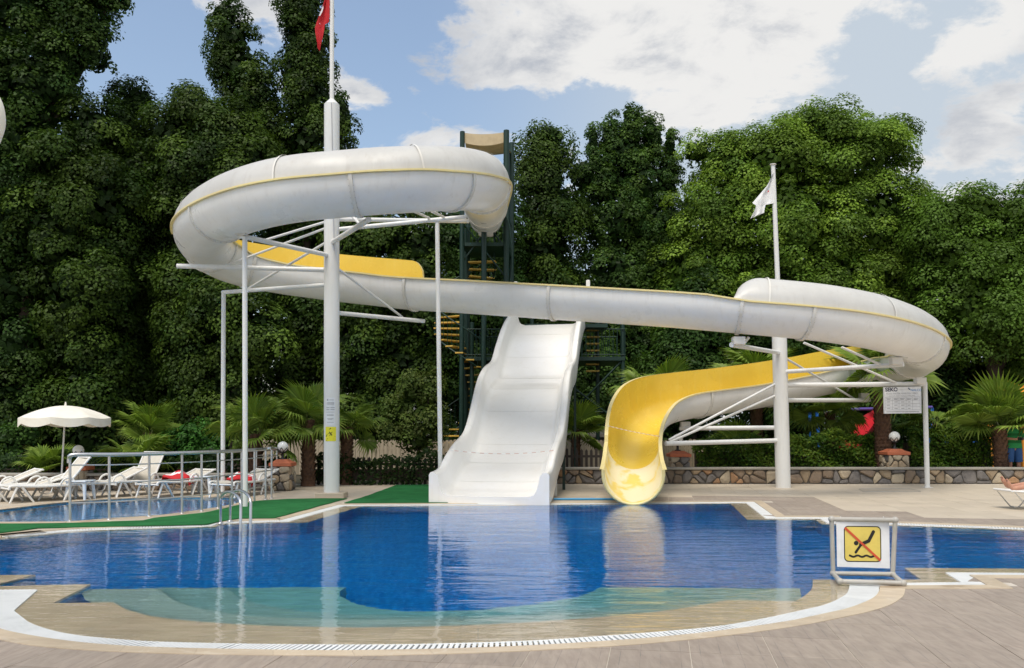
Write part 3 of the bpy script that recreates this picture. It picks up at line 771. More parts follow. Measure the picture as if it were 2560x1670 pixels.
# ------------------------------------------------------------------ poles and arms
lp = P(829, 1243, 18.75); LPB = Vector((lp.x, lp.y, 0)); LPT = P(829.5, 262, 18.75)
left_pole = thing('support_pole', 'thick white pole with red flag and yellow warning sticker, inside the upper spiral', 'pole', LPB, group='poles carrying the spiral flume')
MB().tube([LPB + Vector((0, 0, .1)), LPT], 0.172, 24).build('shaft', 'white_paint', left_pole)
MB().tube([LPT, LPT + Vector((0, 0, 0.13))], [0.172, 0.05], 24).build('cone_cap', 'white_paint', left_pole)
MB().tube([LPT + Vector((0, 0, .1)), P(830, -60, 18.75)], 0.05, 12).build('flag_staff', 'white_paint', left_pole)
pq = MB(); pq.box(LPB + Vector((0, 0, .06)), (0.64, 0.5, 0.12), 0, bev=0.012); pq.build('plinth', 'plinth_tile', left_pole)
MB().tube([LPB + Vector((.03, -.174, 5.5)), LPT + Vector((.03, -.174, -.02))], 0.008, 6).build('halyard', 'print_grey', left_pole)
rp = G(1958, 1219); RPB = Vector((rp.x, rp.y, 0)); RPY = rp.y; RPT = P(1946, 750, RPY)
right_pole = thing('support_pole', 'thick white pole with white flag, inside the lower right spiral', 'pole', RPB, group='poles carrying the spiral flume')
MB().tube([RPB, RPT], 0.19, 24).build('shaft', 'white_paint', right_pole)
MB().tube([RPT, RPT + Vector((0, 0, 0.13))], [0.19, 0.062], 24).build('cone_cap', 'white_paint', right_pole)
ftop = P(1932.5, 413, RPY)
MB().tube([RPT, ftop], [0.066, 0.055], 12).build('flag_staff', 'white_paint', right_pole)
MB().lathe([(0.02, 0), (0.085, 0.005), (0.085, 0.025), (0.02, 0.03)], ftop, 12).build('finial', 'flange_white', right_pole)
def pipe(root, name, a, b, r=0.05, n=12): return MB().tube([a, b], r, n).build(name, 'white_paint', root)
def LP(v, u=829): return P(u, v, 18.75)
def RP(v):
    t = (v - 750) / (1219 - 750); return RPB.lerp(RPT, 1 - t) if False else P(1946 + 12 * t, v, RPY)
arms_left = [(575, (1166, 542, 18.9), .05), (548, (1172, 553, 19.8), .05), (640, (603, 590, 16.45), .052), (675, (443, 665, 18.9), .055), (711, (556, 731, 19.6), .048), (781, (1060, 803, 20.7), .05)]
for v, e, r in arms_left: pipe(left_pole, 'arm', LP(v), P(*e), r)
pipe(left_pole, 'arm', LP(607), P(922, 549, 15.95), 0.055)
for v, e in ((660, (1006, 793, 20.7)), (550, (664, 600, 19.2)), (565, (567, 663, 20.0)), (598, (620, 722, 20.3))): pipe(left_pole, 'brace', LP(v), P(*e), 0.03, 8)
pipe(left_pole, 'brace', P(880, 540, 17.6), P(899, 560, 17.2), 0.03, 8)
for a, b in (((1036, 529, 17.4), (1072, 545, 18.8)), ((1080, 529, 17.3), (1110, 543, 18.9))): pipe(left_pole, 'brace', P(*a), P(*b), 0.03, 8)
for e in arms_left[2:3]:
    q = P(*e[1]); MB().box(q + Vector((0, 0, 0.09)), (0.22, 0.16, 0.16), bev=0.012).build('saddle', 'flange_white', left_pole)
arms_right = [(882, (1829, 862, 18.2), .055), (930, (2259, 911, 19.8), .055), (963, (2316, 960, 22.0), .065), (1000.5, (2173, 1000.5, 25.0), .058), (1069, (1700, 1071, 23.4), .058), (1101, (1664, 1109, 20.8), .058)]
for v, e, r in arms_right: pipe(right_pole, 'arm', RP(v), P(*e), r)
for v, e in ((953, (1672, 1100, 20.9)), (983, (1673, 1106, 21.2)), (887, (2139, 999, 24.9))): pipe(right_pole, 'brace', RP(v), P(*e), 0.032, 8)
for a, b in (((2010, 857, 21), (2245, 959, 22)), ((2104, 868, 20.0), (2200, 911, 20.0)), ((1872, 843, 18.6), (1857, 862, 18.6))): pipe(right_pole, 'brace', P(*a), P(*b), 0.032, 8)
for u, v, Y in ((1846, 852, 18.2), (2240, 903, 19.8), (2300, 952, 21.9), (2160, 990, 25.0), (1713, 1062, 23.4)):
    MB().box(P(u, v, Y), (0.26, 0.2, 0.17), bev=0.012).build('saddle', 'flange_white', right_pole)
def post(u0, v0, Y, u1, r, label):
    top = P(u0, v0, Y); b = P(u1, 1200, Y); bot = Vector((top.x + (b.x - top.x) * top.z / (top.z - b.z) if abs(top.z - b.z) > .1 else b.x, Y, 0))
    o = thing('prop_post', label, 'post', bot, group='slim white posts propping the flume arms')
    MB().tube([bot + Vector((0, 0, .01)), top], r, 12).build('shaft', 'white_paint', o); MB().box(bot + Vector((0, 0, .008)), (.2, .2, .012)).build('foot_plate', 'white_paint', o); return o
post(559, 729, 19.6, 557, 0.05, 'slim white post behind the ladder, left of its taller neighbour')
post(612, 592, 16.45, 613, 0.05, 'slim white post standing on the green mat beside the ladder')
post(1093, 550, 18.9, 1101, 0.05, 'slim white post standing just left of the wide white slide')
pr_ = post(2312, 962, 22.0, 2318, 0.062, 'square white post holding up the water analysis board')

# flags
def flag(name, label, px, Y, mat, mark=None):
    m = MB(); rows = []
    for k, (ua, va, ub, vb) in enumerate(px):
        a, b = P(ua, va, Y), P(ub, vb, Y); rows.append([a.lerp(b, j / 8) + Vector((0, 0.06 * math.sin(j * 1.3 + k * .9) * j / 8, 0)) for j in range(9)])
    m.grid(rows, 0, True); m.grid([[p + Vector((0, .004, 0)) for p in r] for r in rows], 0, True, True)
    if mark: mark(m)
    o = m.build(name, [mat, 'white_cloth', 'red_cloth']); tag(o, label, 'flag', 'flags on the flume poles')
def crescent(m):
    Y = 18.63
    a = [P(808, 14, Y), P(803, 26, Y), P(797.5, 39, Y), P(800, 40, Y), P(806, 29, Y), P(808.5, 20, Y)]
    m.add(a, [tuple(range(6))], 1); m.add([p - Vector((0, .002, 0)) for p in a], [tuple(reversed(range(6)))], 1)
    a = [P(798, 57, Y), P(801.5, 60.5, Y), P(799.5, 60, Y)]; m.add(a, [(0, 1, 2)], 1)
flag('red_flag', 'red flag with a white crescent hanging from the left flagstaff', [(824, -30, 810, -20), (824, -10, 812, 5), (824, 15, 800, 35), (824, 40, 790, 56), (822, 55, 786, 66), (812, 62, 787, 78), (811, 72, 790, 92), (807, 92, 794, 110), (803, 108, 795, 122), (800, 125, 798, 127)], 18.7, 'red_cloth', crescent)
def flagmark(m):
    a = [P(1918, 480, RPY - .1), P(1922, 475, RPY - .1), P(1923, 478, RPY - .1), P(1920, 481, RPY - .1)]; m.add(a, [(0, 1, 2, 3)], 2)
flag('white_flag', 'plain white flag hanging limp from the right flagstaff', [(1935, 428, 1932, 433), (1935, 445, 1926, 446), (1936, 462, 1917, 465), (1936, 480, 1900, 485), (1936, 495, 1890, 497), (1934, 508, 1882, 506), (1914, 512, 1890, 514), (1912, 520, 1887, 522), (1910, 532, 1882, 533), (1896, 538, 1878, 542), (1880, 545, 1877, 546)], RPY - .05, 'white_cloth', flagmark)

# notices stuck on the left pole
def on_pole(name, label, v0, v1, u0, u1, mat, group=None):
    Y = 18.75 - .172; m = MB(); rows = []
    base = LP((v0 + v1) / 2)
    for v in (v0, v1):
        row = []
        for k in range(7):
            u = u0 + (u1 - u0) * k / 6; q = P(u, v, Y); dx = q.x - base.x; dx = max(-.168, min(.168, dx))
            row.append(Vector((q.x, 18.75 - math.sqrt(.1745 ** 2 - dx * dx), q.z)))
        rows.append(row)
    m.grid(rows, 0, True, True); o = m.build(name, mat); 
    o.data.flip_normals() if False else None
    return tag(o, label, 'notice' if 'notice' in name else 'sign', group)
def print_on(parent, boxes, mat, name='print'):
    base = LP(1040); m = MB()
    for u0, v0, u1, v1 in boxes:
        rows = []
        for v in (v0, v1):
            row = []
            for k in range(5):
                u = u0 + (u1 - u0) * k / 4; q = P(u, v, 18.58); dx = max(-.168, min(.168, q.x - base.x)); row.append(Vector((q.x, 18.75 - math.sqrt(.1765 ** 2 - dx * dx), q.z)))
            rows.append(row)
        m.grid(rows, 0, True, True)
    m.build(name, mat, parent)
nt1 = on_pole('paper_notice', 'small white notice topmost on the left pole, above another', 994, 1028, 814.5, 837, 'sign_white', 'paper notices on the left pole')
print_on(nt1, [(817, 997, 821, 1002), (823, 999, 834, 1000.5), (816.5, 1006, 835, 1009), (816.5, 1011, 835, 1012.4), (816, 1018, 824, 1020), (826, 1018, 836, 1020), (816, 1023, 824, 1025), (826, 1023, 836, 1025)], 'print_grey')
nt2 = on_pole('paper_notice', 'small white notice just above the yellow warning sticker', 1030, 1063, 814, 836, 'sign_white', 'paper notices on the left pole')
print_on(nt2, [(814.5, 1030.2, 835.5, 1031), (817, 1036.5, 834, 1039), (818, 1046, 833.5, 1047.6), (820, 1048.4, 830, 1049.4), (817, 1055, 834, 1056.4)], 'print_grey')
ws = on_pole('warning_sign', 'yellow slipping hazard sticker on the left white pole', 1067, 1103, 813, 839, 'warn_yellow')
def tri(parent):
    base = LP(1040); m = MB()
    def onp(u, v, r=.177):
        q = P(u, v, 18.58); dx = max(-.168, min(.168, q.x - base.x)); return Vector((q.x, 18.75 - math.sqrt(r ** 2 - dx * dx), q.z))
    def stroke(pts, w):
        for (ua, va), (ub, vb) in zip(pts, pts[1:]):
            L = math.hypot(ub - ua, vb - va); nx, ny = -(vb - va) / L * w / 2, (ub - ua) / L * w / 2
            A = [(ua + nx, va + ny), (ub + nx, vb + ny), (ub - nx, vb - ny), (ua - nx, va - ny)]
            m.add([onp(*q) for q in A], [(0, 1, 2, 3)]); m.add([onp(q[0], q[1], .1768) for q in A], [(3, 2, 1, 0)])
    stroke([(826, 1070), (837, 1091.5), (815, 1091.5), (826, 1070)], 1.6)
    stroke([(823.5, 1079.5), (826, 1083), (829, 1085.5), (829.5, 1089)], 2.0); stroke([(826, 1083), (831, 1080)], 1.2); stroke([(825.5, 1082), (821, 1084.5)], 1.2); stroke([(827, 1085), (824, 1089.5)], 1.4)
    stroke([(818, 1097), (835, 1096.5)], 2.0); stroke([(815, 1101), (837, 1100.5)], 2.0)
    m.build('pictogram', 'black_print', parent)
tri(ws)

# ------------------------------------------------------------------ wide white slide
PROF = [(17.25, .635, 1230.5, 305), (17.9, .68, 1234, 297), (18.5, .92, 1243, 288), (19.3, 1.2, 1262, 275), (20.2, 1.38, 1277, 262), (20.9, 1.7, 1288, 253), (21.6, 2.35, 1298, 247), (22.3, 2.95, 1312, 240), (23.2, 3.3, 1322, 232), (24.2, 3.5, 1331, 220), (25.0, 4.05, 1343, 212), (26.0, 4.7, 1354, 203), (27.2, 5.25, 1361, 196), (28.2, 5.55, 1366, 190)]
wv = crom([Vector((p[0], p[1], 0)) for p in PROF], 5)
_z = [w.y for w in wv]
for _ in range(6): _z = [_z[0]] + [(_z[i - 1] + _z[i] * 2 + _z[i + 1]) / 4 for i in range(1, len(_z) - 1)] + [_z[-1]]
for w, z in zip(wv, _z): w.y = z
ctr = crom([Vector(((p[2] - U0) / F * p[0], p[0], 0)) for p in PROF], 5)
wide = crom([Vector((p[3] / F * p[0], 0, 0)) for p in PROF], 5)
# smooth the run of the centre line
xs = np.polyfit([c.y for c in ctr], [c.x for c in ctr], 1); wmean = 2.5
slide = thing('wide_slide', 'wide white wavy slide ending flat at the pool edge', 'slide', (ctr[0].x, ctr[0].y, 0))
rows_o = []; dirv = Vector((xs[0], 1, 0)).normalized(); lat = Vector((dirv.y, -dirv.x, 0))
NS = len(wv)
def srow(i):
    y, z = wv[i].x, wv[i].y; c = Vector((xs[0] * y + xs[1], y, 0)); w = 1.25; dp = min(0.50, 0.50) 
    pts = []
    for lx, dz in ((-w, -0.62), (-w, -0.06), (-w + .03, -0.005), (-w + .08, 0.0), (-w + .15, -0.02), (-w + .19, -0.08), (-w + .26, -0.36), (-w + .32, -0.455), (-w + .42, -0.49), (-0.4, -0.495), (0.4, -0.495),
                   (w - .42, -0.49), (w - .32, -0.455), (w - .26, -0.36), (w - .19, -0.08), (w - .15, -0.02), (w - .08, 0.0), (w - .03, -0.005), (w, -0.06), (w, -0.62)):
        pts.append(c + lat * lx + Vector((0, 0, max(z + dz, -0.04))))
    return pts
SR = [srow(i) for i in range(NS)]
cuts = [0, 9, 16, 24, 31, 37, 44, 51, 58, NS - 1]
for a, b in zip(cuts, cuts[1:]):
    m = MB(); rr = SR[a:b + 1]
    if a > 0: rr = [[p.lerp(q, .012) for p, q in zip(rr[0], rr[1])]] + rr[1:]
    m.grid(rr, 0, True, True)
    und = [[p[0] + lat * .03, p[-1] - lat * .03] for p in rr]; m.grid(und, 0, True)
    m.build('slide_section', 'white_lane', slide)
    if a > 0:
        s = MB(); s.grid([[q + Vector((0, 0, .003)) for q in SR[a]], [q + dirv * .03 + Vector((0, 0, -.002)) for q in SR[a]]], 0, False, True); s.build('seam_strip', 'flange_white', slide)
fm = MB(); fr0 = SR[0]; fq = [p - dirv * .0 for p in fr0]
zb = -0.04
low = [Vector((p.x, p.y, zb)) for p in fq]
m = MB(); fl = [p - dirv * 0.02 for p in fq]; m.grid([fl, [Vector((p.x, p.y, zb)) for p in fl]], 0, False)
m.grid([fl, fq], 0, True, True)
m.grid([[fl[0], Vector((fl[0].x, fl[0].y, zb))], [fq[0], Vector((fq[0].x, fq[0].y, zb))]], 0, False); m.build('front_panel', 'white_lane', slide)
for k in (-0.8, -0.3, 0.3, 0.8):
    c = Vector((xs[0] * 17.6 + xs[1], 17.6, 0)) + lat * k; MB().tube([c + Vector((0, 0, -1.4)), c + Vector((0, 0, 0.0))], 0.05, 8).build('underwater_leg', 'white_paint', slide)
for sgn, yy in ((1, 19.4), (-1, 21.4), (1, 21.4), (1, 25.0), (-1, 25.0)):
    i = min(range(NS), key=lambda q: abs(wv[q].x - yy)); c = Vector((xs[0] * yy + xs[1], yy, 0)) + lat * (1.15 * sgn)
    MB().box((c.x, c.y, (wv[i].y - .66) / 2), (.07, .07, max(.1, wv[i].y - .66)), bev=.006).build('support_leg', 'white_paint' if yy < 20 else 'green_steel', slide)
for u, v in ((1289, 704), (1470, 700)):
    t = P(u, v, 28.2); MB().box((t.x, t.y, t.z - 0.7), (.13, .1, 1.4), bev=.02).build('handle_post', 'white_lane', slide)
a = SR[12]; tape(a[3] + Vector((0, 0, .01)), a[-4] + Vector((0, 0, .01)), 0.08, 'thin red and white tape strung across the wide white slide')
# ------------------------------------------------------------------ green stair tower
TY = 23.2
tower = thing('stair_tower', 'dark green steel tower with yellow spiral stair behind the slides', 'tower', G(1163, 1211))
tower.location.z = 0
def V3(u, v, Y): return P(u, v, Y)
def tpost(u, v, Y, r=.06):
    t = P(u, v, Y); b = Vector((t.x, Y, 0)); MB().tube([b, t], r, 8).build('post', 'green_steel', tower); return t
tp = [tpost(1156, 329, 28.4, .085), tpost(1266, 326, 28.4, .1), tpost(1171, 363, 30.3, .075), tpost(1279, 357, 30.3, .09)]
tpost(1210, 578, 27.8, .09)
m = MB(); A, B, C_, D = P(1160, 332, 28.4), P(1264, 330, 28.4), P(1279, 361, 30.3), P(1171, 366, 30.3); rows = []
for i in range(9):
    s = i / 8; rows.append([A.lerp(D, s).lerp(B.lerp(C_, s), j / 8) - Vector((0, 0, .25 * 4 * (j / 8) * (1 - j / 8) * .25 + .45 * 4 * s * (1 - s) * .4 + (0.30 * s))) for j in range(9)])
m.grid(rows, 0, True); m.grid([[p - Vector((0, 0, .006)) for p in r] for r in rows], 0, True, True)
fr_rows = [[rows[0][j], rows[0][j] - Vector((0, -.03, .34 + .05 * math.sin(j / 8 * math.pi)))] for j in range(9)]
m.grid(fr_rows, 0, True); m.grid([[p + Vector((0, .006, 0)) for p in r] for r in fr_rows], 0, True, True)
m.build('shade_canopy', 'canvas', tower)
PC = P(1163, 640, 29.4); PX, PYY = PC.x, 29.4
def railing(root, a, b, z0, z1, k, name='guard_railing', mat='green_steel', r=.012):
    a, b = Vector(a), Vector(b); m = MB()
    for z in (z1, z0 + .08): m.tube([(a.x, a.y, z), (b.x, b.y, z)], r * 1.7, 6)
    for i in range(k + 1):
        p = a.lerp(b, i / k); m.tube([(p.x, p.y, z0), (p.x, p.y, z1)], r, 5)
    m.build(name, mat, root)
# start platform and the middle landing
top_z = 7.9
a, b, c, d = tp[0], tp[1], tp[3], tp[2]
MB().prism([(a.x, a.y), (b.x, b.y), (c.x, c.y), (d.x, d.y)], top_z - .12, top_z).build('platform', 'green_steel', tower)
railing(tower, b, c, top_z, top_z + 1.0, 12); railing(tower, d, c, top_z, top_z + 1.0, 10)
def lv(u, v, Y): q = P(u, v, Y); return q
l0, l1 = P(1160, 893, 28.6), P(1562, 893, 28.6); lz = l0.z
MB().box(((l0.x + l1.x) / 2, 29.7, lz - .06), (l1.x - l0.x, 2.4, .14), bev=.01).build('platform', 'green_steel', tower)
railing(tower, (l0.x, 28.5, 0), (P(1250, 893, 28.5).x, 28.5, 0), lz, lz + .95, 9)
railing(tower, (P(1456, 893, 28.5).x, 28.5, 0), (l1.x, 28.5, 0), lz, lz + .95, 11)
railing(tower, (l0.x, 30.85, 0), (l1.x, 30.85, 0), lz, lz + .95, 34)
for u in (1556, 1180): 
    for Y in (28.6, 30.8):
        t = P(u, 760 if u > 1500 else 800, Y); MB().tube([(t.x, Y, 0), (t.x, Y, lz + 1.2)], .075, 8).build('post', 'green_steel', tower)
for a, b in (((1350, 905, 28.5), (1552, 1060, 28.5)), ((1552, 905, 28.6), (1400, 1060, 28.6)), ((1400, 1030, 28.7), (1550, 1030, 28.7)), ((1430, 1040, 26.5), (1432, 1180, 26.5))):
    MB().tube([P(*a), P(*b)], .035, 6).build('brace', 'green_steel', tower)
for i in range(7):
    q = P(1481, 826 + i * 17, 29.0); MB().box(q, (.45, .28, .05), bev=.006).build('tread', 'yellow_tread', tower)
# upper slide platform hidden behind the flume
MB().box((P(1412, 800, 28.9).x, 29.0, 5.02), (2.8, 1.6, .12)).build('platform', 'green_steel', tower)
for u in (1330, 1494):
    t = P(u, 800, 29.4); MB().tube([(t.x, 29.5, 0), (t.x, 29.5, 5.6)], .07, 8).build('post', 'green_steel', tower)
# the spiral stair
MB().tube([(PX, PYY, 0), (PX, PYY, 8.6)], .12, 12).build('post', 'green_steel', tower)
STP = 31; hr = []; bal = MB()
tm = MB().box((.62, 0, 0), (.96, .28, .05), bev=.006).mesh('tread', 'yellow_tread')
for k in range(STP):
    q = rad(215) - rad(19.5) * k; z = .35 + .235 * k
    inst('tread', tm, tower, Matrix.Translation(Vector((PX, PYY, z)) - tower.location) @ Matrix.Rotation(q, 4, 'Z'))
    e = Vector((PX + 1.06 * math.cos(q), PYY + 1.06 * math.sin(q), z)); hr.append(e + Vector((0, 0, .95)))
    for dq in (-.08, .08):
        e2 = Vector((PX + 1.05 * math.cos(q + dq), PYY + 1.05 * math.sin(q + dq), z)); bal.tube([e2 - Vector((0, 0, .05)), e2 + Vector((0, 0, .92))], .009, 4)
bal.build('balusters', 'green_steel', tower)
MB().tube(crom(hr, 3), .024, 6).build('handrail', 'green_steel', tower)
MB().tube(crom([p - Vector((0, 0, 1.02)) for p in hr], 3), .03, 6).build('stringer', 'green_steel', tower)
for a, b in (((1160, 650, 28.5), (1203, 590, 28.5)), ((1160, 685, 28.5), (1100, 720, 28.5)), ((1265, 620, 28.5), (1215, 560, 28.5)), ((1160, 560, 28.5), (1262, 690, 28.5))):
    MB().tube([P(*a), P(*b)], .03, 6).build('brace', 'green_steel', tower)
cbl = crom([P(1263, 480, 28.2), P(1258, 520, 28.2), P(1272, 560, 28.2), P(1281, 650, 28.2), P(1275, 720, 28.2)], 6)
MB().tube(cbl, .03, 6).build('cable', 'green_steel', tower)

# ------------------------------------------------------------------ stone walls, pillars, lamps
STN = ['stone_grey'] * 5 + ['stone_brown'] * 3 + ['stone_tan'] * 3 + ['stone_rust'] * 2 + ['stone_pale'] * 2
def clip_half(poly, m, nr):
    out = []
    for k in range(len(poly)):
        A, B = poly[k], poly[(k + 1) % len(poly)]; da, db = (A - m).dot(nr), (B - m).dot(nr)
        if da <= 0: out.append(A)
        if (da <= 0) != (db <= 0): out.append(A.lerp(B, da / (da - db)))
    return out
def rubble(root, x0, x1, z0, z1, size, place, mats, seed, gap=.014):
    rg = random.Random(seed); seeds = []; tries = 0; W, H = x1 - x0, z1 - z0
    target = int(W * H / (size * size * .80)) + 1
    while len(seeds) < target and tries < 9000:
        tries += 1; p = Vector((rg.uniform(x0, x1), rg.uniform(z0, z1))); md = size * rg.choice((.45, .75, 1.1))
        if all(((p - q).x ** 2 + ((p - q).y * 1.15) ** 2) ** .5 > md for q in seeds): seeds.append(p)
    for s in seeds:
        poly = [Vector((x0, z0)), Vector((x1, z0)), Vector((x1, z1)), Vector((x0, z1))]
        for q in seeds:
            if q is s or (q - s).length > size * 4: continue
            d = (q - s); k = d.length; nr = d / k; poly = clip_half(poly, s + d * .5 - nr * gap * .5, nr)
            if len(poly) < 3: break
        if len(poly) < 3: continue
        c = sum(poly, Vector((0, 0))) / len(poly)
        poly = [c + (p - c) * rg.uniform(.90, 1.0) for p in poly]
        pol = []
        for k in range(len(poly)):      # knock the corners off
            A, B = poly[k - 1], poly[k]; C2 = poly[(k + 1) % len(poly)]
            pol += [B.lerp(A, .2), B.lerp(C2, .2)]
        n = len(pol); pr = rg.uniform(.035, .085) * min(1, size / .25); m = MB()
        r0 = [place(p.x, p.y, -.03) for p in pol]; r1 = [place(p.x, p.y, pr * .6) for p in pol]
        ins = [c + (p - c) * .66 for p in pol]; r2 = [place(p.x, p.y, pr + rg.uniform(-.008, .008)) for p in ins]
        vs = r0 + r1 + r2
        fs = [(k, (k + 1) % n, n + (k + 1) % n, n + k) for k in range(n)] + [(n + k, n + (k + 1) % n, 2 * n + (k + 1) % n, 2 * n + k) for k in range(n)] + [tuple(range(2 * n, 3 * n))]
        m.add(vs, fs, 0, False); m.build('stone', rg.choice(mats), root)
def stone_wall(x0, x1, Y, h, label, seed, mats, size):
    o = thing('stone_wall', label, 'wall', ((x0 + x1) / 2, Y, 0), group='low rubble stone walls round the pool deck')
    MB().box(((x0 + x1) / 2, Y + .17, (h - .05) / 2), (x1 - x0, .3, h - .05)).build('core', 'mortar', o)
    MB().box(((x0 + x1) / 2, Y + .14, h - .025), (x1 - x0, .42, .06), bev=.012).build('coping', 'coping_concrete', o)
    rubble(o, x0, x1, .01, h - .06, size, lambda x, z, d: Vector((x, Y + .02 - d, z)), mats, seed)
    return o
WY = 23.55
stone_wall(1.15, 16.0, WY, .45, 'low rubble wall of grey and rust stones along the right deck', 5, STN, .28)
stone_wall(-14.0, -5.95, 20.9, .42, 'low dark rubble wall behind the row of sun loungers', 9, ['stone_grey', 'stone_brown', 'stone_brown'], .26)
def pillar(u, vt, vb, Y, w, label, seed, z0=0.0):
    c = P(u, vb, Y); zt = P(u, vt, Y).z; o = thing('stone_pillar', label, 'pillar', (c.x, Y, z0), group='stone lamp pillars')
    hh = zt - .17; MB().box((c.x, Y, (z0 + hh) / 2), (w - .05, w - .05, hh - z0)).build('core', 'mortar', o)
    rubble(o, c.x - w / 2, c.x + w / 2, z0 + .01, hh, .22, lambda x, z, d: Vector((x, Y - w / 2 + .02 - d, z)), ['stone_pale', 'stone_tan', 'stone_grey', 'stone_pale'], seed)
    for sg in (-1, 1): rubble(o, Y - w / 2, Y + w / 2, z0 + .01, hh, .24, lambda x, z, d: Vector((c.x + sg * (w / 2 - .02 + d), x, z)), ['stone_pale', 'stone_tan', 'stone_grey'], seed + 3)
    t = w / 2
    m = MB(); m.box((c.x, Y, hh + .045), (w + .08, w + .08, .09), bev=.01)
    a = [(-t - .02, -t - .02), (t + .02, -t - .02), (t + .02, t + .02), (-t - .02, t + .02)]; k = .5
    vs = [(c.x + x, Y + y, hh + .09) for x, y in a] + [(c.x + x * .72, Y + y * .72, hh + .125) for x, y in a] + [(c.x + x * .5, Y + y * .5, hh + .17) for x, y in a]
    m.add(vs, [(0, 1, 5, 4), (1, 2, 6, 5), (2, 3, 7, 6), (3, 0, 4, 7), (4, 5, 9, 8), (5, 6, 10, 9), (6, 7, 11, 10), (7, 4, 8, 11), (8, 9, 10, 11)])
    m.build('terracotta_cap', 'terracotta', o); return Vector((c.x, Y, zt))
def lamp(base, zc, r, label):
    o = thing('globe_lamp', label, 'lamp', base, group='white globe lamps on stone pillars')
    x, y, z = base; n = MB()
    n.lathe([(.09, 0), (.09, .02), (.035, .04), (.03, max(.06, zc - z - r * 1.25)), (.055, max(.07, zc - z - r * 1.2)), (.10, max(.08, zc - z - r * 1.0)), (.02, max(.085, zc - z - r * .98))], (x, y, z), 12); n.build('stem', 'black_iron', o)
    cl = MB()
    for k in range(6):
        q = k * math.pi / 3; pts = []
        for s_ in range(7):
            f = -rad(80) + rad(72) * s_ / 6; dq = (math.pi / 6) * (s_ / 6) ** 2; pts.append((x + r * 1.03 * math.cos(f) * math.cos(q + dq), y + r * 1.03 * math.cos(f) * math.sin(q + dq), zc + r * 1.03 * math.sin(f)))
        cl.tube(pts, .008, 5); pts = [(2 * x * 0 + x + (p[0] - x) * math.cos(-2 * 0) , p[1], p[2]) for p in pts]
        q2 = q; pts = []
        for s_ in range(7):
            f = -rad(80) + rad(72) * s_ / 6; dq = -(math.pi / 6) * (s_ / 6) ** 2; pts.append((x + r * 1.03 * math.cos(f) * math.cos(q + dq), y + r * 1.03 * math.cos(f) * math.sin(q + dq), zc + r * 1.03 * math.sin(f)))
        cl.tube(pts, .008, 5)
    cl.build('claw_holder', 'black_iron', o); MB().sphere((x, y, zc), r, 20, 14).build('globe', 'opal_glass', o)
for u, vt, vb, Y, w, uz, vz, lab, z0 in ((2236, 1122, 1172, 24.1, .57, 2236, 1091.5, ('squat stone pillar with terracotta cap beside the thick palm trunk', 'white globe lamp beside the thick palm trunk on the right'), .1),
                                 (1697, 1127, 1170, 24.1, .53, 1694, 1098, ('squat stone pillar with terracotta cap just right of the yellow flume', 'white globe lamp half hidden behind the white arms of the right pole'), .1),
                                 (706, 1148, 1222, 21.0, .47, 707, 1117, ('pale stone pillar with terracotta cap at the end of the railing', 'white globe lamp at the far end of the steel railing'), 0),
                                 (200, 1158, 1222, 21.0, .40, 196, 1126, ('dark stone pillar with terracotta cap behind the sun loungers', 'white globe lamp under the edge of the beige parasol'), 0)):
    t = pillar(u, vt, vb, Y, w, lab[0], int(u), z0); zc = P(uz, vz, Y).z; lamp(Vector((P(uz, vz, Y).x, Y, t.z)), zc, .15 if u > 1000 else .135, lab[1])

# ------------------------------------------------------------------ fences
def fence(x0, x1, Y, h, w, gap, mat, label, z0=0.0, pointed=False, grp=None):
    o = thing('picket_fence', label, 'fence', ((x0 + x1) / 2, Y, z0), group=grp); r_ = random.Random(int(x0 * 10)); x = x0
    for z in (.25, .75): MB().box(((x0 + x1) / 2, Y + .03, z0 + h * z), (x1 - x0, .03, .07)).build('rail', mat, o)
    while x < x1:
        hh = h + r_.uniform(-.03, .03); p = [(-w / 2, 0), (w / 2, 0), (w / 2, hh - w * .5)] + ([(0, hh + w * .2)] if pointed else [(w * .3, hh - w * .12), (0, hh), (-w * .3, hh - w * .12)]) + [(-w / 2, hh - w * .5)]
        n = len(p); m = MB().add([(x + a, Y, z0 + b) for a, b in p] + [(x + a, Y + .022, z0 + b) for a, b in p], [tuple(range(n)), tuple(reversed(range(n, 2 * n)))] + [(k, n + k, n + (k + 1) % n, (k + 1) % n) for k in range(n)])
        m.build('picket', mat, o); x += w + gap
fence(-8.5, 6.5, 28.4, 1.18, .125, .012, 'picket_paint', 'weathered beige board fence with rounded tops behind the palms')
fence(-5.5, -1.3, 23.3, .74, .085, .07, 'picket_dark', 'low dark picket fence under ivy left of the wide slide', 0, True)
fence(1.3, 2.75, 24.2, .86, .075, .065, 'picket_dark', 'short black picket fence seen between the two slides', .1, True)
rfm = MB(); a, b = P(1385, 1078, 31), P(1540, 1078, 31)
shed = thing('lean_to_shed', 'low pale roof behind the board fence between the two slides', 'shed', (a.x + 1, 31, 0))
MB().box(((a.x + b.x) / 2, 31.5, a.z - .05), (b.x - a.x, 2.2, .1), M=Matrix.Rotation(rad(6), 3, 'X')).build('roof', 'beige_tile', shed)
MB().box(((a.x + b.x) / 2, 31.8, a.z / 2 - .1), (b.x - a.x - .3, 1.6, a.z - .2)).build('wall', 'coping_concrete', shed)

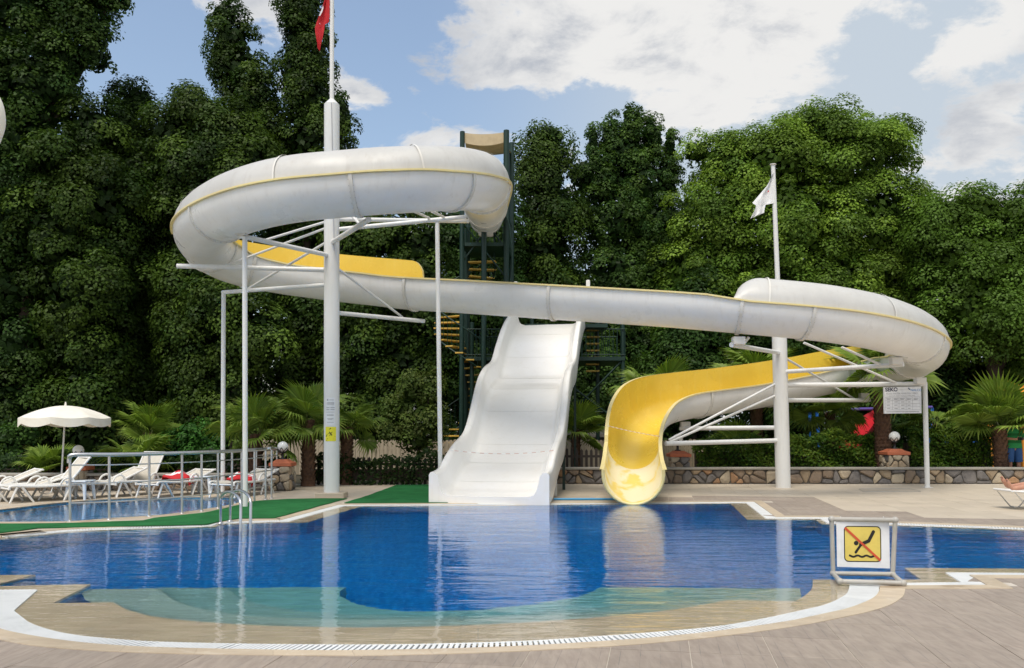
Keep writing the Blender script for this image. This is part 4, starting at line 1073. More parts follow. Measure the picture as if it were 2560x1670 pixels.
# ------------------------------------------------------------------ steel railing and pool ladder
rl = thing('steel_railing', 'long stainless steel railing round the small pool', 'railing', G(175, 1303))
rpts = [(175, 1303.5), (273, 1299), (373, 1291.5), (455, 1284), (504, 1278), (545, 1271), (580, 1264.5), (604, 1260), (636, 1255), (664, 1249.5), (679, 1246), (692, 1224)]
gp = g2(rpts); hts = [.985] * len(gp)
vt = [1141, 1141, 1139, 1136.5, 1135, 1133, 1131.5, 1130, 1128, 1126, 1124, 1126]
tops = []
for p, (u, v), t in zip(gp, rpts, vt): tops.append(P(u, t, p.y))
for p, t in zip(gp, tops):
    MB().tube([p, t], .022, 10).build('post', 'stainless', rl)
    MB().lathe([(.045, 0), (.045, .008), (.028, .012)], (p.x, p.y, .004), 12).build('base_flange', 'stainless', rl)
tt = [tops[0] - Vector((.012, 0, .11)), tops[0] - Vector((.006, 0, .03)), tops[0] + Vector((.06, 0, .025))] + [t + Vector((0, 0, .03)) for t in tops[1:]] + [tops[-1] + Vector((.05, .05, -.08))]
MB().tube(crom(tt, 4), .034, 12).build('top_rail', 'stainless', rl)
for f in (.28, .58, .865): MB().tube([p.lerp(t, f) for p, t in zip(gp, tops)], .011, 8).build('mid_rail', 'stainless', rl)
r2p = [(692, 1224), (679, 1222), (640, 1226)]
ext = g2(r2p); 
for p in ext[1:]: MB().tube([p, p + Vector((0, 0, 1.0))], .022, 10).build('post', 'stainless', rl)
for f in (.28, .58, .865, 1.0): MB().tube([p + Vector((0, 0, f)) for p in ext], .011 if f < 1 else .03, 8).build('mid_rail', 'stainless', rl)
lad = thing('pool_ladder', 'stainless pool ladder with two curved handrails entering the water', 'ladder', G(552, 1310))
for u0, v0, u1, ut in ((551, 1309, 601, 576), (575, 1304, 626, 600)):
    a = G(u0, v0); b = G(u1, 1326 if u0 < 560 else 1320); hz = .53
    d = Vector((b.x - a.x, b.y - a.y, 0)); pts = [a + Vector((0, 0, -.02)), a + Vector((0, 0, hz * .72))]
    for k in range(1, 8):
        q = math.pi * k / 8; pts.append(a + d * (.5 - .5 * math.cos(q)) + Vector((0, 0, hz * .72 + hz * .30 * math.sin(q))))
    pts += [a + d + Vector((0, 0, hz * .72)), a + d + Vector((0, 0, -.9))]
    MB().tube(pts, .022, 10).build('handrail', 'stainless', lad)
    MB().lathe([(.05, 0), (.05, .01), (.03, .02)], (a.x, a.y, .003), 12).build('base_flange', 'stainless', lad)
a0_, a1_ = G(601, 1326), G(626, 1320)
for z in (-.2, -.45, -.7): MB().tube([(a0_.x, a0_.y, z), (a1_.x, a1_.y, z)], .025, 8).build('rung', 'stainless', lad)

# ------------------------------------------------------------------ sun loungers
def make_lounger(back_deg):
    o = thing('sun_lounger', 'x', 'sun lounger', (0, 0, 0), group='white sun loungers with beige slings')
    W = .33; zs = .34
    def slat(p, q, bow, name):
        m = MB(); rows = []
        for i in range(9):
            c = Vector(p).lerp(Vector(q), i / 8); rows.append([c + Vector((x, 0, -bow * (1 - (x / .3) ** 2))) for x in (-.3, -.2, -.1, 0, .1, .2, .3)])
        m.grid(rows, 0, True, True); m.grid([[r + Vector((0, 0, -.012)) for r in rr] for rr in rows], 0, True); m.build(name, 'sling', o, True)
    hinge = Vector((0, .42, zs)); bl = .78; hd = hinge + Vector((0, math.cos(rad(back_deg)) * bl, math.sin(rad(back_deg)) * bl))
    slat((0, -.72, zs + .03), (0, .42, zs), .035, 'seat_sling'); slat(hinge, hd, .03, 'back_sling')
    for s in (-1, 1):
        x = s * W
        pts = [(x, -.78, zs - .05), (x, -.72, zs + .03), (x, -.2, zs), (x, .42, zs), (x, .8, zs + .01), (x, .98, zs)]
        MB().tube(crom(pts, 4), .028, 8).build('side_rail', 'resin_white', o, True)
        MB().tube([hinge + Vector((x * .95, 0, .01)), hd + Vector((x * .95, 0, .01))], .024, 8).build('back_rail', 'resin_white', o, True)
        m = MB(); m.tube(crom([(x, .25, zs), (x, .33, zs + .13), (x, .48, zs + .17), (x, .60, zs + .02)], 4), .024, 8); m.build('armrest', 'resin_white', o, True)
        for y0, y1 in ((-.62, -.76), (-.52, -.28), (.50, .34), (.66, .92)):
            MB().tube([(x, y0, zs), (x * 1.03, y1, 0.0)], [.03, .022], 8).build('leg', 'resin_white', o, True)
    MB().tube([(-W, -.76, zs - .03), (W, -.76, zs - .03)], .022, 8).build('crossbar', 'resin_white', o, True)
    MB().tube([hd + Vector((-W, 0, 0)), hd + Vector((W, 0, 0))], .022, 8).build('crossbar', 'resin_white', o, True)
    MB().tube(crom([(-W, .1, zs - .02), (-W * .9, .05, zs - .17), (W * .9, .05, zs - .17), (W, .1, zs - .02)], 4), .012, 6).build('brace', 'resin_white', o, True)
    return o
proto = {d: make_lounger(d) for d in (18, 24, 52, 62)}
used = set()
for d, u, v, rz, lab in ((18, 45, 1251, -48, 'reclined white lounger second from the left edge, with low backrest'), (52, 105, 1252, -42, 'white lounger with raised back standing under the beige parasol pole'),
                     (24, 236, 1243, -38, 'low reclined white lounger just right of the first railing post'), (62, 325, 1238, -20, 'white lounger with the steepest backrest, between railing posts'),
                     (18, 428, 1239, -22, 'white lounger with a bulky red and white towel by the small table'), (18, 602, 1239, -16, 'white lounger with red towel seen behind the white posts'), (24, -42, 1250, -46, 'white lounger cut by the left picture edge')):
    o = proto[d] if d not in used else copy_tree(proto[d]); used.add(d)
    p = G(u, v); o.location = (p.x, p.y, 0.003); o.rotation_euler = (0, 0, rad(rz)); o['label'] = lab; o.scale = (.94, .94, .94)
def towel(u, v, Y, w, label, seed):
    c = P(u, v, Y); r_ = random.Random(seed); m = MB(); rows = []
    for i in range(13):
        row = []
        for j in range(17):
            s, t = i / 12 - .5, j / 16 - .5
            z = .10 * math.exp(-((s / .33) ** 2 + (t / .36) ** 2) * 1.2) + .02 * math.sin(9 * t + 4 * s + seed) + .018 * math.sin(13 * s - 5 * t) - (.16 if abs(t) > .46 else 0) - (.05 if abs(s) > .46 else 0)
            row.append(Vector((c.x + t * w, c.y + s * .45, c.z + z)))
        rows.append(row)
    m.grid(rows, 0, True)
    wh = [f for f in range(len(m.f)) if (f // 16 in (3, 4, 7, 9)) or (f % 16 in (4, 5, 9) and f // 16 in (2, 3, 4, 5, 6))]
    for f in wh: m.m[f] = 1
    m.grid([[p - Vector((0, 0, .015)) for p in r] for r in rows], 0, True, True)
    tag(m.build('towel', ['red_cloth', 'white_cloth']), label, 'towel', 'red and white towels on the loungers')
towel(447, 1189, 19.6, .66, 'red and white towel bunched on the lounger beside the small table', 1)
towel(604, 1192, 19.6, .62, 'red and white towel on the lounger behind the white posts', 3)
def side_table(u, v, label):
    p = G(u, v); o = thing('side_table', label, 'table', p, group='small resin side tables')
    MB().box(p + Vector((0, 0, .40)), (.46, .46, .035), bev=.012).build('table_top', 'table_resin', o)
    for a in (-1, 1):
        for b in (-1, 1):
            m = MB(); m.tube([p + Vector((a * .17, b * .17, .39)), p + Vector((a * .21, b * .21, 0.003))], [.045, .03], 8); m.build('leg', 'table_resin', o)
side_table(200, 1249, 'pale resin side table half behind the first railing post'); side_table(510, 1234, 'pale resin side table between the two toweled loungers')
def bottle(p, label):
    m = MB(); m.lathe([(.03, 0), (.034, .02), (.034, .14), (.015, .19), (.013, .21)], p, 12); o = m.build('water_bottle', 'table_resin'); MB().lathe([(.016, 0), (.016, .02)], Vector(p) + Vector((0, 0, .205)), 10).build('cap', 'hose_blue', o); tag(o, label, 'bottle')
bottle(G(484, 1231) + Vector((0, 0, .003)), 'small water bottle standing on the deck by the side table')

# parasols
def parasol(u, vtop, vrim, Y, Rr, label):
    b = P(u, vrim, Y); top = P(u + 4, vtop, Y); o = thing('parasol', label, 'parasol', (b.x - .05, Y, 0)); n = 8; sub = 8; m = MB(); zr = P(u, vrim, Y).z; rows = []
    base = P(152, 1215, Y)
    for i in range(9):
        f = i / 8; row = []
        for k in range(n * sub + 1):
            q = 2 * math.pi * k / (n * sub) + .2; w = (k % sub) / sub; sag = math.sin(math.pi * w)
            r = Rr * f * (1 - .035 * sag * f); z = zr + (top.z - zr) * (1 - f ** 1.9) - .03 * sag * f
            row.append(Vector((top.x + r * math.cos(q), Y + r * math.sin(q), z)))
        rows.append(row)
    m.grid(rows, 0, True); m.grid([[p - Vector((0, 0, .008)) for p in r] for r in rows], 0, True, True); m.build('canopy', 'parasol_cloth', o)
    v = MB(); hem = []
    for k in range(n * sub + 1):
        w = (k % sub) / sub; p = rows[-1][k]; hem.append(p - Vector((0, 0, .15 + .05 * math.sin(math.pi * w))))
    v.grid([rows[-1], hem], 0, True); v.grid([[p * 1 for p in rows[-1]], [p + Vector((0, .004, 0)) for p in hem]], 0, True, True); v.build('valance', 'parasol_cloth', o)
    MB().tube([(base.x, base.y if False else Y, 0.0), top], .02, 10).build('pole', 'white_paint', o)
    for k in range(n):
        q = 2 * math.pi * k / n + .2; MB().tube([Vector((top.x, Y, top.z - .02)), Vector((top.x + Rr * .98 * math.cos(q), Y + Rr * .98 * math.sin(q), zr - .012))], .008, 5).build('rib', 'white_paint', o)
    MB().tube([top, top + Vector((0, 0, .09))], [.03, .015], 8).build('finial', 'parasol_cloth', o)
parasol(160, 1014, 1044, 20.2, 1.02, 'open beige parasol with scalloped edge over the loungers')
cp_ = thing('closed_parasol', 'folded white parasol just entering the left picture edge', 'parasol', (-3.30, 5.0, 0))
prof = []
for k in range(26):
    v = 232 + (525 - 232) * k / 25; z = P(0, v, 5.0).z
    w = .0 + .03 + .055 * max(0, math.sin(math.pi * (v - 232) / 130)) ** .7 if v < 345 else .03 + .03 * max(0, math.sin(math.pi * (v - 415) / 110))
    prof.append((w + .12, z))
m = MB(); nn = 20; vs = []; fs = []
for i, (w, z) in enumerate(prof):
    for j in range(nn):
        q = 2 * math.pi * j / nn; r = w * (1 + .12 * math.cos(5 * q)); vs.append((-3.30 + r * math.cos(q), 5.0 + r * math.sin(q), z))
for i in range(len(prof) - 1):
    for j in range(nn): fs.append((i * nn + j, (i + 1) * nn + j, (i + 1) * nn + (j + 1) % nn, i * nn + (j + 1) % nn))
m.add(vs, fs, 0, True); m.add(vs[:nn], [tuple(range(nn))]); m.build('folded_canopy', 'parasol_cloth', cp_)
MB().tube([(-3.30, 5.0, 0), (-3.30, 5.0, prof[0][1] + .1)], .025, 10).build('pole', 'white_paint', cp_)

# ------------------------------------------------------------------ signs
nd = thing('no_diving_sign', 'grey pipe frame holding a yellow no diving sign at the pool edge', 'sign', G(2175, 1458))
F0, F1, F2, F3 = G(2100, 1461), G(2258, 1466), G(2232, 1443), G(2083, 1441)
for p in (F0, F1, F2, F3): p.z = .03
T0, T1 = P(2079, 1298, F3.y - .02), P(2238, 1300, F2.y - .02)
for a, b in ((F0, F1), (F2, F3), (F0, F3), (F1, F2), (F3, T0), (F2, T1), (T0, T1)): MB().tube([a, b], .0235, 12).build('pipe', 'grey_pvc', nd)
for p in (F0, F1, F2, F3, T0, T1):
    m = MB(); m.sphere(p, .034, 12, 8); 
    for q in (F0, F1, F2, F3, T0, T1):
        pass
    m.build('elbow_fitting', 'grey_pvc', nd)
BY = (T0.y + F3.y) / 2 - .03
def bp(u, v, off=0.0):
    t = (v - 1300) / 140; return P(u, v, T0.y - .012 - off)
corners = [(2091, 1304), (2223, 1305), (2225, 1421), (2093, 1417)]
m = MB(); a = [bp(*c) for c in corners]; b = [p + Vector((0, .006, 0)) for p in a]
m.add(a + b, [(3, 2, 1, 0), (4, 5, 6, 7)] + [(k, (k + 1) % 4, 4 + (k + 1) % 4, 4 + k) for k in range(4)]); m.build('board', 'sign_white', nd)
def rrect(u0, v0, u1, v1, r, k=6):
    out = []
    for cu, cv, q0 in ((u1 - r, v1 - r, 0), (u0 + r, v1 - r, 90), (u0 + r, v0 + r, 180), (u1 - r, v0 + r, 270)):
        for i in range(k + 1): q = rad(q0 + 90 * i / k); out.append((cu + r * math.cos(q), cv + r * math.sin(q)))
    return out
def decal(parent, name, poly, off, mat, sk=0.0):
    P3 = [bp(u + (v - 1360) * .014, v + (u - 2156) * .012, off) for u, v in poly]; m = MB()
    tri = tessellate_polygon([[Vector((p.x, p.z, 0)) for p in P3]]); fs = []
    for t in tri:
        a, b, c = (P3[i] for i in t); fs.append(tuple(t) if (b - a).cross(c - a).y < 0 else tuple(reversed(t)))
    m.add(P3, fs); return m.build(name, mat, parent)
decal(nd, 'sign_border', rrect(2110, 1315, 2203, 1405, 11), .0015, 'black_print'); decal(nd, 'sign_face', rrect(2112.5, 1317.5, 2200.5, 1402.5, 9), .003, 'sign_yellow')
def stroke_poly(pts, w):
    L, R = [], []
    for i, p in enumerate(pts):
        a = pts[max(0, i - 1)]; b = pts[min(len(pts) - 1, i + 1)]; d = math.hypot(b[0] - a[0], b[1] - a[1]); nx, ny = -(b[1] - a[1]) / d * w / 2, (b[0] - a[0]) / d * w / 2
        L.append((p[0] + nx, p[1] + ny)); R.append((p[0] - nx, p[1] - ny))
    return L + R[::-1]
def capsule(a, b, w):
    q0 = math.atan2(b[1] - a[1], b[0] - a[0]); out = []
    for i in range(9): q = q0 + math.pi / 2 + math.pi * i / 8; out.append((a[0] + w / 2 * math.cos(q), a[1] + w / 2 * math.sin(q)))
    for i in range(9): q = q0 - math.pi / 2 + math.pi * i / 8; out.append((b[0] + w / 2 * math.cos(q), b[1] + w / 2 * math.sin(q)))
    return out
decal(nd, 'diver_head', [(2140.5 + 5.8 * math.cos(k * math.pi / 8), 1358 + 5.8 * math.sin(k * math.pi / 8)) for k in range(16)], .0042, 'black_print')
for a, b, w in (((2184, 1329), (2172, 1352), 8), ((2172, 1352), (2152, 1361), 8.5), ((2153, 1361), (2139, 1381), 6)): decal(nd, 'diver_figure', capsule(a, b, w), .0042 + .0003 * w, 'black_print')
decal(nd, 'wave_line', stroke_poly([(2122 + i * 2.3, 1390.5 - 1.8 * math.cos(i * .66)) for i in range(30)], 5), .0044, 'black_print')
decal(nd, 'red_slash', stroke_poly([(2113, 1320), (2201, 1401)], 5.6), .009, 'sign_red')
for u in (2102, 2209): 
    a = bp(u, 1307, .002); m = MB(); m.tube([a + Vector((.006 * math.cos(q), 0, .03 + .035 * math.sin(q))) for q in [k * math.pi / 6 for k in range(12)]], .0022, 5, closed=True); m.build('cable_tie', 'white_paint', nd)

bd = thing('water_analysis_board', 'white pool water analysis board hanging under the right arm', 'sign', P(2256, 1001, 21.9))
BYY = 21.9
def q3(u, v, off=0): return P(u, v, BYY - off)
m = MB(); c = [(2208, 968), (2303.5, 965), (2304.5, 1033), (2209.5, 1034)]; a = [q3(*x) for x in c]; b = [p + Vector((0, .012, 0)) for p in a]
m.add(a + b, [(3, 2, 1, 0), (4, 5, 6, 7)] + [(k, (k + 1) % 4, 4 + (k + 1) % 4, 4 + k) for k in range(4)]); m.build('board', 'sign_white', bd)
g = MB()
def ln(u0, v0, u1, v1, w=.55):
    L = math.hypot(u1 - u0, v1 - v0); nx, ny = -(v1 - v0) / L * w / 2, (u1 - u0) / L * w / 2
    g.add([q3(u0 + nx, v0 + ny, .002), q3(u1 + nx, v1 + ny, .002), q3(u1 - nx, v1 - ny, .002), q3(u0 - nx, v0 - ny, .002)], [(0, 1, 2, 3), (3, 2, 1, 0)])
for v in (993, 1001, 1009.5, 1017.5, 1025): ln(2213, v + .3, 2300, v - 1)
for u in (2213, 2231, 2247.5, 2265, 2281.5, 2300): ln(u, 993, u + .3, 1025)
ln(2210, 967.8, 2302, 965.5, .8); ln(2209.5, 968, 2210.5, 1033.5, .8); ln(2303, 966, 2304, 1032.5, .8)
for r_ in range(3):
    for cidx, (u0, w) in enumerate(((2217, 8), (2236, 8), (2253, 8), (2270, 6))): ln(u0, 1005 + r_ * 8, u0 + w, 1004.8 + r_ * 8, 1.6)
for u0 in (2216, 2234, 2250, 2267, 2284): ln(u0, 996, u0 + 12, 995.8, 1.3); ln(u0 + 1, 998.8, u0 + 10, 998.6, 1.2)
ln(2216, 1029.5, 2298, 1028.8, 1.0)
g.build('table_print', 'print_grey', bd)
def btext(s, u, v, h, mat, nm='lettering', align='LEFT', bold=0):
    p = q3(u, v, .003); M = Matrix.Translation(p - bd.location) @ Matrix.Rotation(rad(90), 4, 'X') @ Matrix.Rotation(rad(1.2), 4, 'Z'); t = text(nm, s, h, M, mat, bd, align, .0004); t.data.offset = bold
PXM = BYY / F
btext('SEKO', 2213, 978.5, 13 * PXM, 'print_navy', bold=.004); btext('NALCO', 2276.5, 978, 8.0 * PXM, 'print_blue')
btext('DISTRIBUTOR', 2239, 976, 5.5 * PXM, 'sign_white')
btext('POOL WATER ANALYSIS TABLE', 2255, 985.6, 5.6 * PXM, 'print_grey', align='CENTER'); btext('(HAVUZ SUYU ANALIZ TABLOSU)', 2255, 991, 4.4 * PXM, 'print_grey', align='CENTER')
lg = MB(); lg.add([q3(2269, 969.5, .003), q3(2272, 969.4, .003), q3(2276, 974.5, .003), q3(2273, 974.6, .003)], [(0, 1, 2, 3), (3, 2, 1, 0)]); lg.build('logo_mark', 'print_blue', bd)

# ------------------------------------------------------------------ people
def body(name, V, E, Rr, mat, parent, sub=2, root=0):
    me = bpy.data.meshes.new(name); me.from_pydata([tuple(v) for v in V], E, []); o = bpy.data.objects.new(name, me); COL.objects.link(o)
    md = o.modifiers.new('s', 'SKIN'); md.use_smooth_shade = True; me.skin_vertices
    if not me.skin_vertices: 
        bpy.context.view_layer.objects.active = o; o.select_set(True)
    lay = me.skin_vertices[0].data
    for i, r in enumerate(Rr): lay[i].radius = (r, r) if not isinstance(r, tuple) else r; lay[i].use_root = (i == root)
    sb = o.modifiers.new('u', 'SUBSURF'); sb.levels = sub; sb.render_levels = sub
    dg = bpy.context.evaluated_depsgraph_get(); ev = bpy.data.meshes.new_from_object(o.evaluated_get(dg)); ev.name = name
    ev.materials.clear(); ev.materials.append(MATS[mat]); ev.polygons.foreach_set('use_smooth', [True] * len(ev.polygons))
    bpy.data.objects.remove(o); q = bpy.data.objects.new(name, ev); COL.objects.link(q); q.parent = parent; return q
PY = 24.35; pp = P(2535, 1150, PY); man = thing('person', 'person in green striped shirt and blue shorts holding a camera by the palm', 'person', (pp.x, PY, .08))
V = [(0, 0, .93), (0, .01, 1.1), (0, .02, 1.28), (0, .02, 1.43), (0, 0, 1.53), (0, -.02, 1.62), (0, -.02, 1.73),
     (.10, 0, .88), (.12, -.02, .5), (.13, .01, .10), (.14, -.13, .035), (-.10, 0, .88), (-.12, -.02, .5), (-.13, .01, .10), (-.14, -.13, .035),
     (.20, .02, 1.43), (.27, -.02, 1.18), (.10, -.27, 1.16), (.04, -.31, 1.17), (-.20, .02, 1.43), (-.27, -.02, 1.18), (-.10, -.27, 1.16), (-.04, -.31, 1.17)]
E = [(0, 1), (1, 2), (2, 3), (3, 4), (4, 5), (5, 6), (0, 7), (7, 8), (8, 9), (9, 10), (0, 11), (11, 12), (12, 13), (13, 14), (3, 15), (15, 16), (16, 17), (17, 18), (3, 19), (19, 20), (20, 21), (21, 22)]
Rr = [.155, .16, .165, .12, .055, .09, .085, .09, .062, .045, .035, .09, .062, .045, .035, .06, .045, .034, .034, .06, .045, .034, .034]
body('body', V, E, Rr, 'skin', man)
def shirt(z0, z1, n=20):
    m = MB(); rows = []
    for i in range(9):
        z = z0 + (z1 - z0) * i / 8; f = i / 8; rx = .235 - .02 * math.sin(f * 3) if f < .8 else .235 - .11 * (f - .8) / .2; ry = .185 - (.06 * (f - .8) / .2 if f > .8 else 0)
        rows.append([Vector((pp.x + rx * math.cos(2 * math.pi * k / n), PY + .01 + ry * math.sin(2 * math.pi * k / n), .08 + z)) for k in range(n + 1)])
    m.grid(rows, 0, True)
    for f in range(len(m.f)):
        if (f // n) in (2, 5): m.m[f] = 1
    for s in (-1, 1): m.tube([Vector((pp.x + s * .17, PY + .02, .08 + 1.43)), Vector((pp.x + s * .285, PY - .02, .08 + 1.17))], [.085, .075], 12)
    m.build('shirt', ['shirt_green', 'mat_green'], man)
shirt(.90, 1.47)
m = MB()
for s in (-1, 1): m.tube([Vector((pp.x + s * .09, PY, .08 + .97)), Vector((pp.x + s * .115, PY - .01, .08 + .78)), Vector((pp.x + s * .125, PY - .02, .08 + .50))], [.12, .115, .10], 14)
m.build('shorts', 'shorts_blue', man)
MB().sphere((pp.x, PY, .08 + 1.72), .105, 14, 10, sc=(.95, 1.05, 1)).build('hair', 'hair_dark', man)
fm_ = MB(); fm_.sphere((pp.x, PY - .11, .08 + 1.64), .02, 8, 6); 
for s in (-1, 1): fm_.sphere((pp.x + s * .035, PY - .095, .08 + 1.68), .011, 8, 6)
fm_.build('face_features', 'skin', man)
for s in (-1, 1):
    h = MB(); c = Vector((pp.x + s * .055, PY - .32, .08 + 1.17))
    for k in range(4): h.tube([c + Vector((s * .01, .02, .03 - .02 * k)), c + Vector((-s * .03, -.035, .03 - .02 * k)), c + Vector((-s * .055, -.02, .028 - .02 * k))], [.011, .010, .008], 6)
    h.tube([c + Vector((0, .02, .04)), c + Vector((-s * .03, .0, .06))], [.012, .009], 6); h.build('hand', 'skin', man)
cm = MB(); cm.box((pp.x, PY - .34, .08 + 1.17), (.13, .07, .085), bev=.01); cm.tube([(pp.x, PY - .37, .08 + 1.165), (pp.x, PY - .45, .08 + 1.165)], .033, 12); tag(cm.build('camera', 'black_iron'), 'black camera held in both hands by the person in green', 'camera')
# sunbather at the right edge: feet on a lounger
ll = thing('sun_lounger', 'white lounger with thin steel legs and a pair of bare feet on it', 'sun lounger', G(2552, 1275))
LY = G(2552, 1272).y; a = P(2496, 1224, LY + .15); zz = a.z
m = MB(); rows = []
for i in range(10):
    f = i / 9; rows.append([Vector((a.x + f * 1.9, LY - .3 + .6 * k / 4, zz - .045 * math.sin(min(1, f * 1.2) * math.pi) * (0.8) + (max(0, f - .65) * 1.2))) for k in range(5)])
m.grid(rows, 0, True); m.grid([[p - Vector((0, 0, .02)) for p in r] for r in rows], 0, True, True); m.build('sling', 'resin_white', ll)
for k in (0, -1): MB().tube([r[k] for r in rows], .022, 8).build('side_rail', 'resin_white', ll)
MB().tube([rows[0][0], rows[0][-1]], .02, 8).build('crossbar', 'resin_white', ll)
for k in (0, 4):
    for i0, dx in ((0, .32), (6, -.32)):
        p = rows[i0][k] + Vector((.03, 0, 0)); MB().tube(crom([p, Vector((p.x + dx * .8, p.y, .05)), Vector((p.x + dx, p.y, .018)), Vector((p.x + dx * 1.4, p.y, .018)), Vector((p.x + dx * 2.2, p.y, zz * .9))], 4), .012, 8).build('leg', 'stainless', ll)
sb_ = thing('person', 'sunbather lying on the lounger at the right edge, bare feet in view', 'person', a + Vector((.15, 0, .03)))
bx, bz = a.x, zz
V = [(bx + .98, LY, bz + .10), (bx + .75, LY - .1, bz + .12), (bx + .42, LY - .11, bz + .08), (bx + .10, LY - .12, bz + .035), (bx + .02, LY - .13, bz + .16), (bx + .0, LY - .13, bz + .2),
     (bx + .75, LY + .1, bz + .12), (bx + .42, LY + .08, bz + .09), (bx + .12, LY + .04, bz + .06), (bx + .02, LY + .03, bz + .2), (bx + .0, LY + .03, bz + .24), (bx + 1.25, LY, bz + .22), (bx + 1.5, LY, bz + .42), (bx + 1.6, LY, bz + .52), (bx + 1.7, LY, bz + .62)]
E = [(0, 1), (1, 2), (2, 3), (3, 4), (4, 5), (0, 6), (6, 7), (7, 8), (8, 9), (9, 10), (0, 11), (11, 12), (12, 13), (13, 14)]
Rr = [.14, .085, .06, .042, .04, .022, .085, .06, .042, .04, .022, .15, .14, .055, .09]
q = body('body', [Vector(v) - sb_.location for v in V], E, Rr, 'skin', sb_)
for by, dz in ((-.13, 0), (.03, .04)):
    t = MB()
    for k in range(5): t.sphere((bx - .005, LY + by - .035 + .018 * k, bz + .215 + dz - abs(k - 1) * .006), .014 - .0015 * k, 8, 6)
    t.build('toes', 'skin', sb_)
MB().tube([(bx + .85, LY - .07, bz + .11), (bx + 1.0, LY, bz + .11), (bx + .85, LY + .07, bz + .11)], [.1, .15, .1], 12).build('shorts', 'shorts_blue', sb_)

# ------------------------------------------------------------------ playground
ps = thing('playground_slide', 'red playground slide seen behind the hedge beside the thick palm', 'slide', (P(2140, 1100, 29).x, 29, 0))
pth = [P(2205, 1040, 30.2), P(2180, 1055, 29.8), P(2165, 1070, 29.4), P(2150, 1090, 28.8), P(2130, 1118, 28.2), P(2113, 1140, 27.6)]
pth = crom(pth, 4); rows = []
for i, p in enumerate(pth):
    t = (pth[min(i + 1, len(pth) - 1)] - pth[max(i - 1, 0)]); t.z = 0; t.normalize(); s = Vector((-t.y, t.x, 0))
    rows.append([p + s * .32 + Vector((0, 0, .22)), p + s * .30, p + s * .1 - Vector((0, 0, .03)), p - s * .1 - Vector((0, 0, .03)), p - s * .30, p - s * .32 + Vector((0, 0, .22))])
m = MB(); m.grid(rows, 0, True); m.grid([[q - Vector((0, 0, .02)) for q in r] for r in rows], 0, True, True); m.build('chute', 'red_paint', ps)
for i in (2, 12): MB().tube([(pth[i].x, pth[i].y, 0), pth[i]], .03, 8).build('leg', 'stainless', ps)
sw = thing('swing_frame', 'blue swing frame with two leaning posts behind the hedge', 'swing', (P(2035, 1100, 30).x, 30, 0))
for u0, u1 in ((2022, 2018), (2045, 2052)):
    a, b = P(u0 + (2033 - u0) * .3, 1025, 30), P(u1, 1140, 30); MB().tube([a, Vector((b.x, b.y, 0.0))], .055, 10).build('post', 'blue_paint', sw)
a, b = P(2030, 1026, 30), P(2330, 1018, 30.5); MB().tube([a, b], .055, 10).build('top_bar', 'violet_paint', sw)
for u in (2318, 2345): MB().tube([P(2330, 1019, 30.5), Vector((P(u, 1100, 30.5).x, 30.5, 0))], .055, 10).build('post', 'blue_paint', sw)
ph = thing('play_house', 'orange roofed play house with tall posts behind the right palm', 'playhouse', (P(2500, 1100, 30).x, 30, 0))
for u in (2478, 2560):
    b = P(u, 1150, 30); MB().box((b.x, 30, b.z / 2 + 1.3), (.13, .13, 3.1 + .1), bev=.01).build('post', 'orange_paint', ph)
rx = P(2522, 950, 30); hw = .62
m = MB(); vs = [(rx.x - hw, 29.4, rx.z - .48), (rx.x + hw, 29.4, rx.z - .48), (rx.x + hw, 30.8, rx.z - .48), (rx.x - hw, 30.8, rx.z - .48), (rx.x, 30.1, rx.z)]
m.add(vs, [(0, 1, 4), (1, 2, 4), (2, 3, 4), (3, 0, 4), (3, 2, 1, 0)]); m.build('roof', 'orange_paint', ph)
q = P(2400, 1092, 29.5); MB().box((q.x + .2, 29.9, .9), (1.3, .05, 1.0), bev=.01).build('side_panel', 'blue_paint', ph)
MB().box((P(2500, 1040, 30).x, 30.4, 1.2), (1.1, .9, .08)).build('platform', 'orange_paint', ph)
# ------------------------------------------------------------------ plants
def leaf_mesh(name, C, N, S, T, parent=None, mat='leaf', elong=1.0, off=(0, 0, 0)):
    n = len(C); g = RNG
    R = g.normal(size=(n, 3)); Tn = np.cross(N, R); Tn /= np.linalg.norm(Tn, axis=1, keepdims=True) + 1e-9; B = np.cross(N, Tn)
    s = S[:, None]; C = C - np.array(off)
    v = np.empty((n, 4, 3)); v[:, 0] = C - Tn * s * .55 * elong; v[:, 1] = C + B * s * .36 + N * s * .12; v[:, 2] = C + Tn * s * .55 * elong; v[:, 3] = C - B * s * .36 + N * s * .12
    me = bpy.data.meshes.new(name); me.vertices.add(n * 4); me.vertices.foreach_set('co', v.reshape(-1).astype(np.float32))
    me.loops.add(n * 4); me.loops.foreach_set('vertex_index', np.arange(n * 4, dtype=np.int32))
    me.polygons.add(n); me.polygons.foreach_set('loop_start', np.arange(0, n * 4, 4, dtype=np.int32)); me.polygons.foreach_set('loop_total', np.full(n, 4, dtype=np.int32))
    me.update(calc_edges=True)
    at = me.color_attributes.new('leaf_tint', 'FLOAT_COLOR', 'POINT'); col = np.ones((n, 4, 4), np.float32); col[:, :, :3] = T[:, None, :]; at.data.foreach_set('color', col.reshape(-1))
    me.materials.append(MATS[mat]); o = bpy.data.objects.new(name, me); COL.objects.link(o)
    if parent is not None: o.parent = parent
    return o
